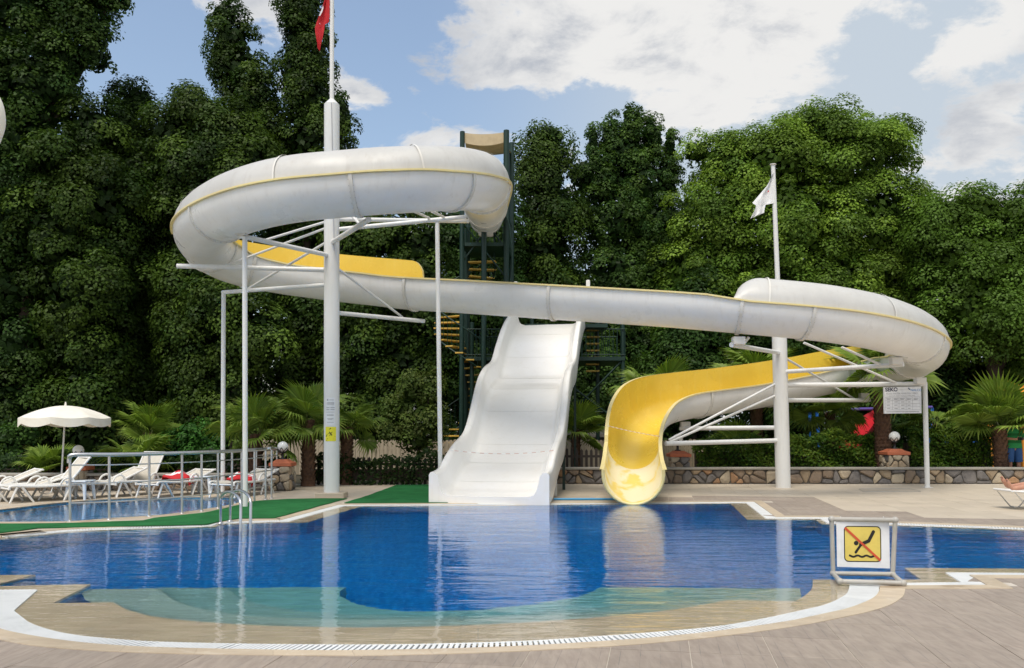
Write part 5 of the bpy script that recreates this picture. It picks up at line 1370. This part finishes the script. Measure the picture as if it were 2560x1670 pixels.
def clump_leaves(lobes, dens, leaf, tint, young, flat=0.0, droop=0.0, crad=(.35, .75), per=60, back=.12, core=True):
    """lobes: (centre, (ax, ay, az)); leaves in clumps over the lobes' skins, plus a sparse dark filling"""
    g = RNG; CC, NN, SS, TT = [], [], [], []
    cs = np.array([l[0] for l in lobes]); ax = np.array([l[1] for l in lobes])
    for c, a in zip(cs, ax):
        area = 4 * math.pi * ((a[0] * a[1]) ** 1.6 / 3 + (a[0] * a[2]) ** 1.6 / 3 + (a[1] * a[2]) ** 1.6 / 3) ** (1 / 1.6)
        nc = max(4, int(area * dens)); d = g.normal(size=(nc, 3)); d /= np.linalg.norm(d, axis=1, keepdims=True)
        keep = (d[:, 1] < .35) | (g.random(nc) < back); d = d[keep]; nc = len(d)
        p = c + d * a * g.uniform(.62, 1.10, (nc, 1))
        ins = np.zeros(nc, bool)
        for c2, a2 in zip(cs, ax):
            if np.allclose(c2, c): continue
            ins |= (((p - c2) / a2) ** 2).sum(1) < .5
        d = d[~ins]; p = p[~ins]; nc = len(p)
        if nc == 0: continue
        r = g.uniform(*crad, nc); per_c = (per * (r / np.mean(crad)) ** 2).astype(int) + 6; k = np.repeat(np.arange(nc), per_c); m = len(k)
        q = g.normal(size=(m, 3)); q /= np.linalg.norm(q, axis=1, keepdims=True); rr = r[k] * (.66 + .40 * g.random(m)) * np.where(g.random(m) < .1, g.uniform(1.0, 1.22, m), 1.0)
        dd = d[k]; flip = (q * (dd * .7 + np.array([0, 0, .8]))).sum(1) < -.12; q[flip] *= -1
        off = q * rr[:, None]; off[:, 2] *= (1 - flat); 
        if droop: off[:, 2] -= droop * (off[:, 0] ** 2 + off[:, 1] ** 2) / np.maximum(r[k], .1)
        pos = p[k] + off
        nr = q * .85 + dd * .2 + np.array([0, -.05, .40 + flat * .6]) + g.normal(size=(m, 3)) * .30; nr /= np.linalg.norm(nr, axis=1, keepdims=True)
        mixv = np.clip(g.normal(.38, .3, nc)[k] + g.normal(0, .16, m), 0, 1)[:, None]
        t = (np.array(tint) * (1 - mixv) + np.array(young) * mixv) * g.uniform(.85, 1.15, (m, 1)) * g.uniform(.65, 1.35, nc)[k][:, None]
        CC.append(pos); NN.append(nr); SS.append(leaf * g.uniform(.65, 1.35, m)); TT.append(t)
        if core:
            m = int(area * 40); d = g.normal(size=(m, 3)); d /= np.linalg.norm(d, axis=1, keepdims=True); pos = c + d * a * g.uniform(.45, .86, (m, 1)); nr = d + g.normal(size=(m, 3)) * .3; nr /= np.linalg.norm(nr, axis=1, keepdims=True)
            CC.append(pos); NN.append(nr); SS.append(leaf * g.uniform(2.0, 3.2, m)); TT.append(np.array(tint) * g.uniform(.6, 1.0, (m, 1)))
    return np.concatenate(CC), np.concatenate(NN), np.concatenate(SS), np.concatenate(TT)
IVY, IVY_Y = (.027, .058, .010), (.082, .135, .019)
DARK, DARK_Y = (.030, .070, .014), (.07, .138, .022)
LOCU, LOCU_Y = (.09, .165, .02), (.21, .32, .04)
OLIVE, OLIVE_Y = (.07, .115, .022), (.16, .20, .04)
NLEAF = [0]
def lob(l, Y, depth=.9):
    out = []
    for t in l:
        u, v, ru, rv = t[:4]; dy = t[4] if len(t) > 4 else 0.0
        c = P(u, v, Y + dy); k = (Y + dy) / F; out.append((tuple(c), (ru * k, max(ru, rv) * k * depth, rv * k)))
    return out
def tree(name, label, cat, base, lobes, tr=.28, group='trees rising behind the pool', bark='bark', limbs=True, **kw):
    base = Vector(base); o = thing(name, label, cat, base, group=group)
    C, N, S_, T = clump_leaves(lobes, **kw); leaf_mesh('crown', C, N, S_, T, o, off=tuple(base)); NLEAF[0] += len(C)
    m = MB(); cs = [Vector(l[0]) for l in lobes]; top = max(cs, key=lambda p: p.z); mid = Vector((base.x * .6 + top.x * .4, base.y, base.z + (top.z - base.z) * .55))
    spine = crom([base, base.lerp(mid, .5) + Vector((random.uniform(-.2, .2), 0, 0)), mid, mid.lerp(top, .6), top], 4); ns = len(spine)
    m.tube(spine, [tr * (1.25 if i == 0 else 1) * (1 - .85 * i / (ns - 1)) for i in range(ns)], 9)
    if limbs:
        for c in cs:
            zt = max(base.z + .5, min(c.z - .5, top.z)); s0 = min(spine, key=lambda p: abs(p.z - (base.z + (zt - base.z) * .72)))
            m.tube(crom([s0, s0.lerp(c, .5) + Vector((0, 0, .25)), c], 3), [tr * .38 * (1 - .8 * i / 6) for i in range(7)], 6)
    m.build('trunk', bark, o); return o
def gnd(u, Y): return Vector((P(u, 1200, Y).x, Y, 0))
DN = dict(dens=1.9, leaf=.118, per=165, crad=(.3, .8))
IV = dict(tint=IVY, young=IVY_Y, **DN)
DK = dict(tint=DARK, young=DARK_Y, **DN)
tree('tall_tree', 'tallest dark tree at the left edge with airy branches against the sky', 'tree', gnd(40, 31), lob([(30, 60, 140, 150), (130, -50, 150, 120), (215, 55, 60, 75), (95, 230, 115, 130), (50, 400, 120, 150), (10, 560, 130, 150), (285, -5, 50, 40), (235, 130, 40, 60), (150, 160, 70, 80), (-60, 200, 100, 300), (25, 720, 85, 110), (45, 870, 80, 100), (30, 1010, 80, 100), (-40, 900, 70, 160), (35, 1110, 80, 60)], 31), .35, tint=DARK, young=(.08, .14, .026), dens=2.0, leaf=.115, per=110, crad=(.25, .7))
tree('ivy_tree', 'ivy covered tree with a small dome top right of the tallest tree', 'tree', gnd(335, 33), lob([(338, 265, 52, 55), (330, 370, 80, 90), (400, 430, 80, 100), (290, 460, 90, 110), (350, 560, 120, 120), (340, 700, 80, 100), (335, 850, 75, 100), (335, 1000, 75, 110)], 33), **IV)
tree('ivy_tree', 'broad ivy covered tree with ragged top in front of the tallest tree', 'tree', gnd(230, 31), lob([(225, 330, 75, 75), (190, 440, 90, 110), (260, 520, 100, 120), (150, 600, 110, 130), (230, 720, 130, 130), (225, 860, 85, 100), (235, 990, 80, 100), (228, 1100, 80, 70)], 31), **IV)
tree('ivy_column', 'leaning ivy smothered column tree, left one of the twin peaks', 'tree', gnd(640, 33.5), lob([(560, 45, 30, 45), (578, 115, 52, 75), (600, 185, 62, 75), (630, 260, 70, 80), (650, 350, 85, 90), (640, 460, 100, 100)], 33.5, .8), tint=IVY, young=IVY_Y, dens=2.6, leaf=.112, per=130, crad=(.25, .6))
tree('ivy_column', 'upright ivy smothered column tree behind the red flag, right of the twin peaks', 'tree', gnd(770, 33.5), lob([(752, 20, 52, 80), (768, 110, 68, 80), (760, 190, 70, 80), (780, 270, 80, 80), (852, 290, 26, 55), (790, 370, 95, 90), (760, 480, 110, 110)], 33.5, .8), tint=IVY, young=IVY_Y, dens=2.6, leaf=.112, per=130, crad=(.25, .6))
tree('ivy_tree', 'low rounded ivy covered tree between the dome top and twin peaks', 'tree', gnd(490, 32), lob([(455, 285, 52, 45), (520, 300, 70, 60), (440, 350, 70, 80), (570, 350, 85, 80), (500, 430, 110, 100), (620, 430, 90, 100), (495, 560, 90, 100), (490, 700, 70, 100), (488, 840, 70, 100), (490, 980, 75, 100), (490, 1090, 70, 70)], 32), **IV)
rg = random.Random(4)
def column_lobes(u, hw, v0, v1, Y):
    out = []; v = v0
    while v < v1:
        out.append((u + rg.uniform(-.4, .4) * hw, v + rg.uniform(-10, 20), hw * rg.uniform(.65, .95), hw * rg.uniform(.7, 1.0), rg.uniform(-.6, .8))); v += hw * .75
    return lob(out, Y)
under = [(-20, 120, 640, 1130, 32.5, 'ivy draped tree filling the left edge below the tallest tree'), (150, 110, 700, 1120, 33, 'ivy draped tree rising directly behind the beige parasol'), (310, 105, 640, 1120, 33.5, 'dark ivy draped tree above the fan palms right of the parasol'),
         (450, 95, 560, 1080, 34, 'deeply shaded ivy tree just left of the slim white posts'), (600, 100, 760, 1110, 31, 'lighter leafy ivy tree under the left bend of the upper flume'), (750, 100, 560, 1120, 34, 'dark leafy tree directly behind the left pole')]
for u, hw, v0, v1, Y, lab in under: tree('ivy_tree', lab, 'tree', gnd(u, Y), column_lobes(u, hw, v0, v1, Y), limbs=False, **(IV if u != 600 else dict(tint=IVY, young=(.12, .19, .03), **DN)))
tree('leafy_tree', 'dark leafy tree filling the gap under the upper flume ring', 'tree', gnd(930, 33), lob([(900, 610, 75, 70), (980, 590, 80, 60), (1050, 630, 70, 80), (920, 740, 110, 110), (1030, 780, 100, 110), (900, 880, 100, 110), (1010, 930, 100, 110), (930, 1040, 120, 90)], 33), **IV)
tree('leafy_tree', 'dark leafy tree behind the green stair tower', 'tree', gnd(1170, 34), lob([(1130, 570, 60, 60), (1180, 640, 80, 90), (1240, 600, 60, 100), (1150, 780, 100, 110), (1260, 760, 90, 110), (1130, 920, 100, 110), (1250, 940, 110, 110)], 34), **DK)
tree('narrow_tree', 'narrow dark creeper clad tree right of the stair tower', 'tree', gnd(1370, 35), lob([(1365, 385, 55, 50), (1375, 345, 40, 28), (1350, 450, 72, 70), (1380, 540, 82, 90), (1350, 640, 85, 90), (1390, 750, 95, 100), (1340, 860, 100, 110)], 35), **IV)
sh = [(1487 + 26 * i + rg.uniform(-6, 6), 312 + abs(i - 3.4) * 17 + rg.uniform(-8, 8), 9, 52) for i in range(8)]
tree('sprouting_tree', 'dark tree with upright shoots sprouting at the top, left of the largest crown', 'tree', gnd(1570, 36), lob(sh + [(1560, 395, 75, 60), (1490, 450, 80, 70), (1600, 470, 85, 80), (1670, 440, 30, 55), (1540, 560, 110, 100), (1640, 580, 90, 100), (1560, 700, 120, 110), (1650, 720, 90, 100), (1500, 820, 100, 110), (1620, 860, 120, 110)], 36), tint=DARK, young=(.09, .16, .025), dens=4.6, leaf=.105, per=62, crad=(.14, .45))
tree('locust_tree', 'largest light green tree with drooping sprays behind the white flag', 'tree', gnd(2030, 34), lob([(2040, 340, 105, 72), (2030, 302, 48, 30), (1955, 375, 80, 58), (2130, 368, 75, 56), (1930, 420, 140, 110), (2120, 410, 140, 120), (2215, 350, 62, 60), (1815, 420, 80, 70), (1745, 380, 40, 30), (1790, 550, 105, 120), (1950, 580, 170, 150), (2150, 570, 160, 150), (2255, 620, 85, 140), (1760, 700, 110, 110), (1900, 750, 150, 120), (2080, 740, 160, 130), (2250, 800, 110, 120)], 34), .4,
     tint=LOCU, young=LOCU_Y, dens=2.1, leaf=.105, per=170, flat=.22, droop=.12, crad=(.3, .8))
tree('locust_tree', 'light green feathery tree at the right edge, lower than the largest crown', 'tree', gnd(2500, 31.5), lob([(2350, 565, 80, 75), (2440, 530, 75, 50), (2540, 545, 80, 60), (2400, 660, 115, 110), (2520, 680, 120, 120), (2590, 600, 80, 90), (2450, 800, 140, 110), (2570, 820, 100, 120)], 31.5), .35,
     tint=LOCU, young=(.11, .20, .028), dens=2.1, leaf=.105, per=170, flat=.22, droop=.12, crad=(.3, .8))
for u, hw, v0, v1, Y, lab in ((1480, 95, 900, 1110, 33.5, 'low dark foliage tree behind the short black picket fence'), (1720, 110, 800, 1120, 33, 'dark tree behind the top of the yellow flume'), (1930, 115, 830, 1120, 33, 'dark tree behind the right pole under the flume'),
                     (2150, 110, 850, 1120, 33, 'dark tree behind the playground slide'), (2350, 110, 880, 1120, 33.5, 'deeply shaded tree behind the water analysis board'), (2540, 110, 900, 1120, 33.5, 'deeply shaded tree behind the play house')):
    tree('leafy_tree', lab, 'tree', gnd(u, Y), column_lobes(u, hw, v0, v1, Y), limbs=False, **DK)
# far wood closing the gaps low down
n_ = 90000; X = RNG.uniform(-34, 36, n_); Z = RNG.uniform(0, 1, n_) ** .9 * (8.5 + 3.0 / (1 + np.exp(-(X - 4) * 1.2)) + 4.5 / (1 + np.exp((X + 10) * 1.2)) + 1.0 * np.sin(X * .9) + .8 * np.sin(X * 2.3 + 1)); Yw = 43 + RNG.normal(0, .9, n_)
Nn = RNG.normal(size=(n_, 3)) * .5 + np.array([0, -.7, .6]); Nn /= np.linalg.norm(Nn, axis=1, keepdims=True)
fw = leaf_mesh('woodland', np.stack([X, Yw, Z], 1), Nn, RNG.uniform(.16, .34, n_), np.array(DARK) * RNG.uniform(.6, 1.4, (n_, 1))); fw['kind'] = 'stuff'

# young tree and shrubs
def shrub(name, label, lobes, base, tr=.05, cat='shrub', **kw): return tree(name, label, cat, base, lobes, tr, 'shrubs behind the deck', 'bark', True, **kw)
shrub('young_tree', 'young olive green tree left of the yellow stair treads', lob([(1030, 975, 30, 45), (1075, 965, 26, 40), (1010, 1030, 45, 45), (1070, 1050, 50, 60), (985, 1075, 35, 35), (1040, 1100, 55, 40)], 26.5), gnd(1055, 26.5), cat='young tree', tint=OLIVE, young=(.13, .16, .04), dens=6, leaf=.085, per=38, crad=(.15, .35))
shrub('round_shrub', 'bright green rounded shrub behind the steel railing', lob([(478, 1085, 42, 38), (440, 1105, 35, 40), (520, 1115, 45, 40), (480, 1140, 60, 40)], 23), gnd(480, 23), tint=(.03, .10, .015), young=(.07, .19, .03), dens=8, leaf=.075, per=40, crad=(.13, .3))
shrub('leafy_shrub', 'loose green shrub at the left edge behind the loungers', lob([(40, 1110, 45, 45), (70, 1085, 30, 35), (10, 1150, 50, 45)], 25), gnd(40, 25), tint=(.03, .075, .015), young=(.07, .14, .02), dens=7, leaf=.085, per=36, crad=(.15, .35))
def hedge(label, x0, x1, Y, z0, z1, dp, tint, young, leaf=.065, dens=1150, name='hedge'):
    o = thing(name, label, 'hedge', ((x0 + x1) / 2, Y, 0), group='hedges round the deck'); n = int((x1 - x0) * (z1 - z0 + dp) * dens); g = RNG
    X = g.uniform(x0, x1, n); top = g.random(n) < dp / (dp + z1 - z0)
    wob = .10 * np.sin(X * 2.1) + .07 * np.sin(X * 5.3 + 1) + .04 * np.sin(X * 11 + 2)
    Z = np.where(top, z1 + wob + g.normal(0, .06, n), g.uniform(z0, 1, n) * (z1 - z0) + z0 + wob * .5); Yc = np.where(top, Y + g.uniform(-dp / 2, dp / 2, n), Y - dp / 2 + .09 * np.sin(X * 3.7 + Z * 6) + np.abs(g.normal(0, .13, n)))
    N = g.normal(size=(n, 3)) * .5 + np.array([0, -.5, .6]); N /= np.linalg.norm(N, axis=1, keepdims=True); mx = np.clip(g.normal(.35, .3, n) + .25 * np.sin(X * 4 + Z * 5), 0, 1)[:, None]
    T = (np.array(tint) * (1 - mx) + np.array(young) * mx) * g.uniform(.7, 1.3, (n, 1))
    leaf_mesh('foliage', np.stack([X, Yc, Z], 1), N, leaf * g.uniform(.7, 1.4, n), T, o, elong=1.5, off=((x0 + x1) / 2, Y, 0))
    MB().box(((x0 + x1) / 2, Y + .1, (z0 + z1) / 2 - .08), (x1 - x0 - .1, dp * .3, z1 - z0 - .4)).build('woody_core', 'bark', o)
hedge('clipped conifer hedge between the yellow flume and the right pole', P(1735, 1100, 25.3).x, P(1940, 1100, 25.3).x, 25.3, 0, 1.12, .8, (.045, .11, .014), (.14, .21, .024))
hedge('clipped conifer hedge between the right pole and the thick palm', P(1960, 1100, 25.3).x, P(2185, 1100, 25.3).x, 25.3, 0, 1.25, .8, (.045, .11, .014), (.15, .22, .024))
hedge('clipped conifer hedge right of the lamp pillar, up to the right palm', P(2262, 1100, 25.3).x, P(2480, 1100, 25.3).x, 25.3, 0, 1.4, .8, (.045, .11, .014), (.145, .215, .024))
hedge('ivy hedge growing over the dark picket fence by the green mat', -5.6, -1.35, 23.2, 0, .70, .5, (.016, .038, .010), (.045, .08, .018), .075, 420)
hedge('dark ivy hedge behind the loungers and railing', -13.5, -5.9, 22.2, 0, .75, .6, (.012, .032, .008), (.035, .07, .014), .08, 300)

# fan palms
def frond_mesh(seed, n=36, L=.95, pet=.7, spread=150, droop=.22, tipbrown=.0):
    r = random.Random(seed); V, Fc, Cc = [], [], []
    def tri(*pts, col): 
        b = len(V); V.extend(pts); Fc.append(tuple(range(b, b + len(pts)))); Cc.extend(col)
    c0 = Vector((pet, 0, 0))
    G0c, G1c = (.115, .195, .028), (.235, .32, .055)
    for k in range(n):
        q = rad(-spread + 2 * spread * (k + .5) / n); dq = rad(spread / n) * 1.02; l = L * (1 - .28 * (abs(q) / rad(spread)) ** 2) * r.uniform(.9, 1.06)
        def pt(rad_, ang, z): return c0 + Vector((math.cos(ang) * rad_, math.sin(ang) * rad_ * .96, z))
        fold = .035; dr = droop * r.uniform(.6, 1.5); cup = .10
        m0, m1 = .04, l * .64
        z1 = cup * math.sin(min(1, abs(q) / 2) * 1.2) * .6; zt = z1 - dr * l * .8
        a = pt(m0, q, 0); b = pt(m1, q - dq, z1); c = pt(m1, q, z1 + fold); d = pt(m1, q + dq, z1)
        f = r.uniform(.75, 1.2); mixk = r.random(); base = tuple((G0c[i] * (1 - mixk) + G1c[i] * mixk) * f for i in range(3)); tip = tuple(base[i] * (1 - .5) + (.20, .15, .05)[i] * .5 * 1 for i in range(3)) if r.random() < .5 + tipbrown else base
        tri(a, b, c, col=[base] * 3); tri(a, c, d, col=[base] * 3)
        e = pt(l * .8, q + dq * .05, z1 - dr * l * .28); wq = dq * .33
        e1, e2 = pt(l * .8, q - wq, z1 - dr * l * .3), pt(l * .8, q + wq, z1 - dr * l * .3); t = pt(l, q + r.uniform(-.03, .03), zt)
        tri(b, e1, e, c, col=[base, base, base, base]); tri(c, e, e2, d, col=[base] * 4); tri(e1, t, e, col=[base, tip, base]); tri(e, t, e2, col=[base, tip, base])
    me = bpy.data.meshes.new('frond')
    pc = (.10, .13, .035); nseg = 6; rings = []
    for i in range(nseg + 1):
        s = i / nseg; ctr = Vector((pet * s, 0, -.06 * math.sin(s * math.pi))); w = .022 * (1 - .5 * s); b = len(V); V.extend([ctr + Vector((0, w, 0)), ctr + Vector((0, 0, w * .7)), ctr + Vector((0, -w, 0)), ctr + Vector((0, 0, -w * .7))]); Cc.extend([pc] * 4); rings.append(b)
    for a, b in zip(rings, rings[1:]):
        for j in range(4): Fc.append((a + j, a + (j + 1) % 4, b + (j + 1) % 4, b + j))
    me.from_pydata([tuple(v) for v in V], [], Fc); at = me.color_attributes.new('leaf_tint', 'FLOAT_COLOR', 'POINT'); at.data.foreach_set('color', np.array([(*c, 1) for c in Cc], np.float32).reshape(-1)); me.materials.append(MATS['palm_leaf']); me.update(); return me
FR_ = [frond_mesh(1), frond_mesh(2, 32, .85, .8, 140, .32), frond_mesh(3, 40, 1.0, .6, 155, .15), frond_mesh(4, 30, .9, .7, 120, .5, .4)]
def trunk_mesh(m, base, top, r, seed, stubs=True):
    rr = random.Random(seed); base, top = Vector(base), Vector(top); H = (top - base).length; m.tube([base, base.lerp(top, .1), base.lerp(top, .9), top], [r * 1.08, r * .92, r * .9, r * .8], 12)
    if not stubs: return
    rows = max(3, int(H / .105)); per = max(6, int(2 * math.pi * r / .12))
    for i in range(rows):
        for k in range(per):
            q = 2 * math.pi * (k + (i % 2) * .5) / per; c = base.lerp(top, (i + .3) / rows); o = Vector((math.cos(q), math.sin(q), 0)); s = Vector((-math.sin(q), math.cos(q), 0)); R = r * .9; L = rr.uniform(.09, .15); w = .058
            a = c + o * R * .93 - Vector((0, 0, .03)); m.add([a - s * w, a + s * w, a + o * .05 + s * w * .6 + Vector((0, 0, L * .7)), a + o * .07 + Vector((0, 0, L)), a + o * .05 - s * w * .6 + Vector((0, 0, L * .7)), a + o * .02 + Vector((0, 0, L * .3))], [(0, 1, 5), (1, 2, 5), (2, 3, 5), (3, 4, 5), (4, 0, 5), (0, 4, 3, 2, 1)])
def palm(label, u, vc, Y, r, nf, scale, seed, aim=None, elev=(-25, 80), dead=0, pet_kinds=(0, 1, 2), lean=0.0, z0=0.0):
    rr = random.Random(seed); c = P(u, vc, Y); base = Vector((c.x + lean, Y, z0)); o = thing('fan_palm', label, 'palm', base, group='fan palms round the pool deck')
    m = MB(); trunk_mesh(m, base, c, r, seed); m.build('trunk', 'palm_trunk', o)
    for i in range(nf):
        e = rad(elev[0] + (elev[1] - elev[0]) * ((i + .5) / nf) ** .8 + rr.uniform(-8, 8)); q = i * 2.39996 + rr.uniform(-.3, .3)
        k = FR_[3] if i < dead else FR_[rr.choice(pet_kinds)]; s = scale * rr.uniform(.85, 1.1)
        M = Matrix.Translation(c - base + Vector((0, 0, -.05))) @ Matrix.Rotation(q, 4, 'Z') @ Matrix.Rotation(-e, 4, 'Y') @ Matrix.Rotation(rr.uniform(-.7, .7), 4, 'X') @ Matrix.Rotation(rr.uniform(.1, .4), 4, 'Y') @ Matrix.Scale(s, 4)
        inst('frond', k, o, M)
    if aim:
        for (ut, vt, s, roll) in aim:
            t = P(ut, vt, Y - .7); d = t - c; M = Matrix.Translation(c - base) @ d.to_track_quat('X', 'Z').to_matrix().to_4x4() @ Matrix.Rotation(rad(roll), 4, 'X') @ Matrix.Rotation(rad(-50), 4, 'Y') @ Matrix.Scale(s, 4)
            inst('frond', FR_[2], o, M)
    return o
palm('low spiky fan palm clump behind the leftmost loungers', 130, 1175, 22.2, .14, 13, .62, 1, elev=(0, 75))
palm('yellow green fan palm right of the parasol, nearest the railing', 345, 1165, 22.0, .16, 12, .78, 2, elev=(5, 75), dead=1)
palm('taller fan palm standing behind the yellow green one', 372, 1085, 23.2, .15, 11, .72, 21, elev=(0, 80), dead=2)
palm('broad fan palm behind the slim white posts', 640, 1085, 22.0, .19, 17, .82, 3, elev=(-15, 80))
palm('fan palm with brown trunk immediately left of the left pole', 772, 1050, 22.6, .19, 18, .88, 4, elev=(-30, 80), dead=3)
palm('fan palm immediately right of the left pole, before the board fence', 868, 1068, 23.2, .16, 14, .72, 5, elev=(-25, 70), dead=2)
palm('fan palm with yellowing tips left of the yellow flume bend', 1640, 985, 26.3, .18, 14, .95, 6, elev=(-20, 75), dead=2)
palm('tall fan palm rising behind the right pole', 1890, 950, 27.0, .2, 18, 1.05, 7, elev=(-30, 80), dead=3)
palm('fan palm beside the blue swing frame with hanging fronds', 2075, 1030, 27.2, .17, 15, .9, 8, elev=(-40, 70), dead=3)
palm('thickest palm trunk beside the lamp pillar, crown behind the flume', 2203, 925, 24.9, .25, 20, 1.1, 9, elev=(-35, 80), dead=3)
palm('low fan palm behind the board post, right of the lamp pillar', 2345, 1060, 25.8, .16, 15, .85, 10, elev=(-25, 70), dead=1)
palm('large bright fan palm with big round leaf near the right edge', 2500, 1065, 24.4, .2, 16, .95, 11, aim=[(2490, 1036, 1.15, 0)], elev=(8, 75))
palm('dark low fan palm right of the wide slide', 1440, 1075, 25.6, .14, 12, .8, 12, elev=(-20, 70))
palm('small fan palm under the arms of the right pole', 1845, 1120, 26.4, .13, 8, .7, 13, elev=(20, 80))
SC.render.resolution_x, SC.render.resolution_y = 1024, 668
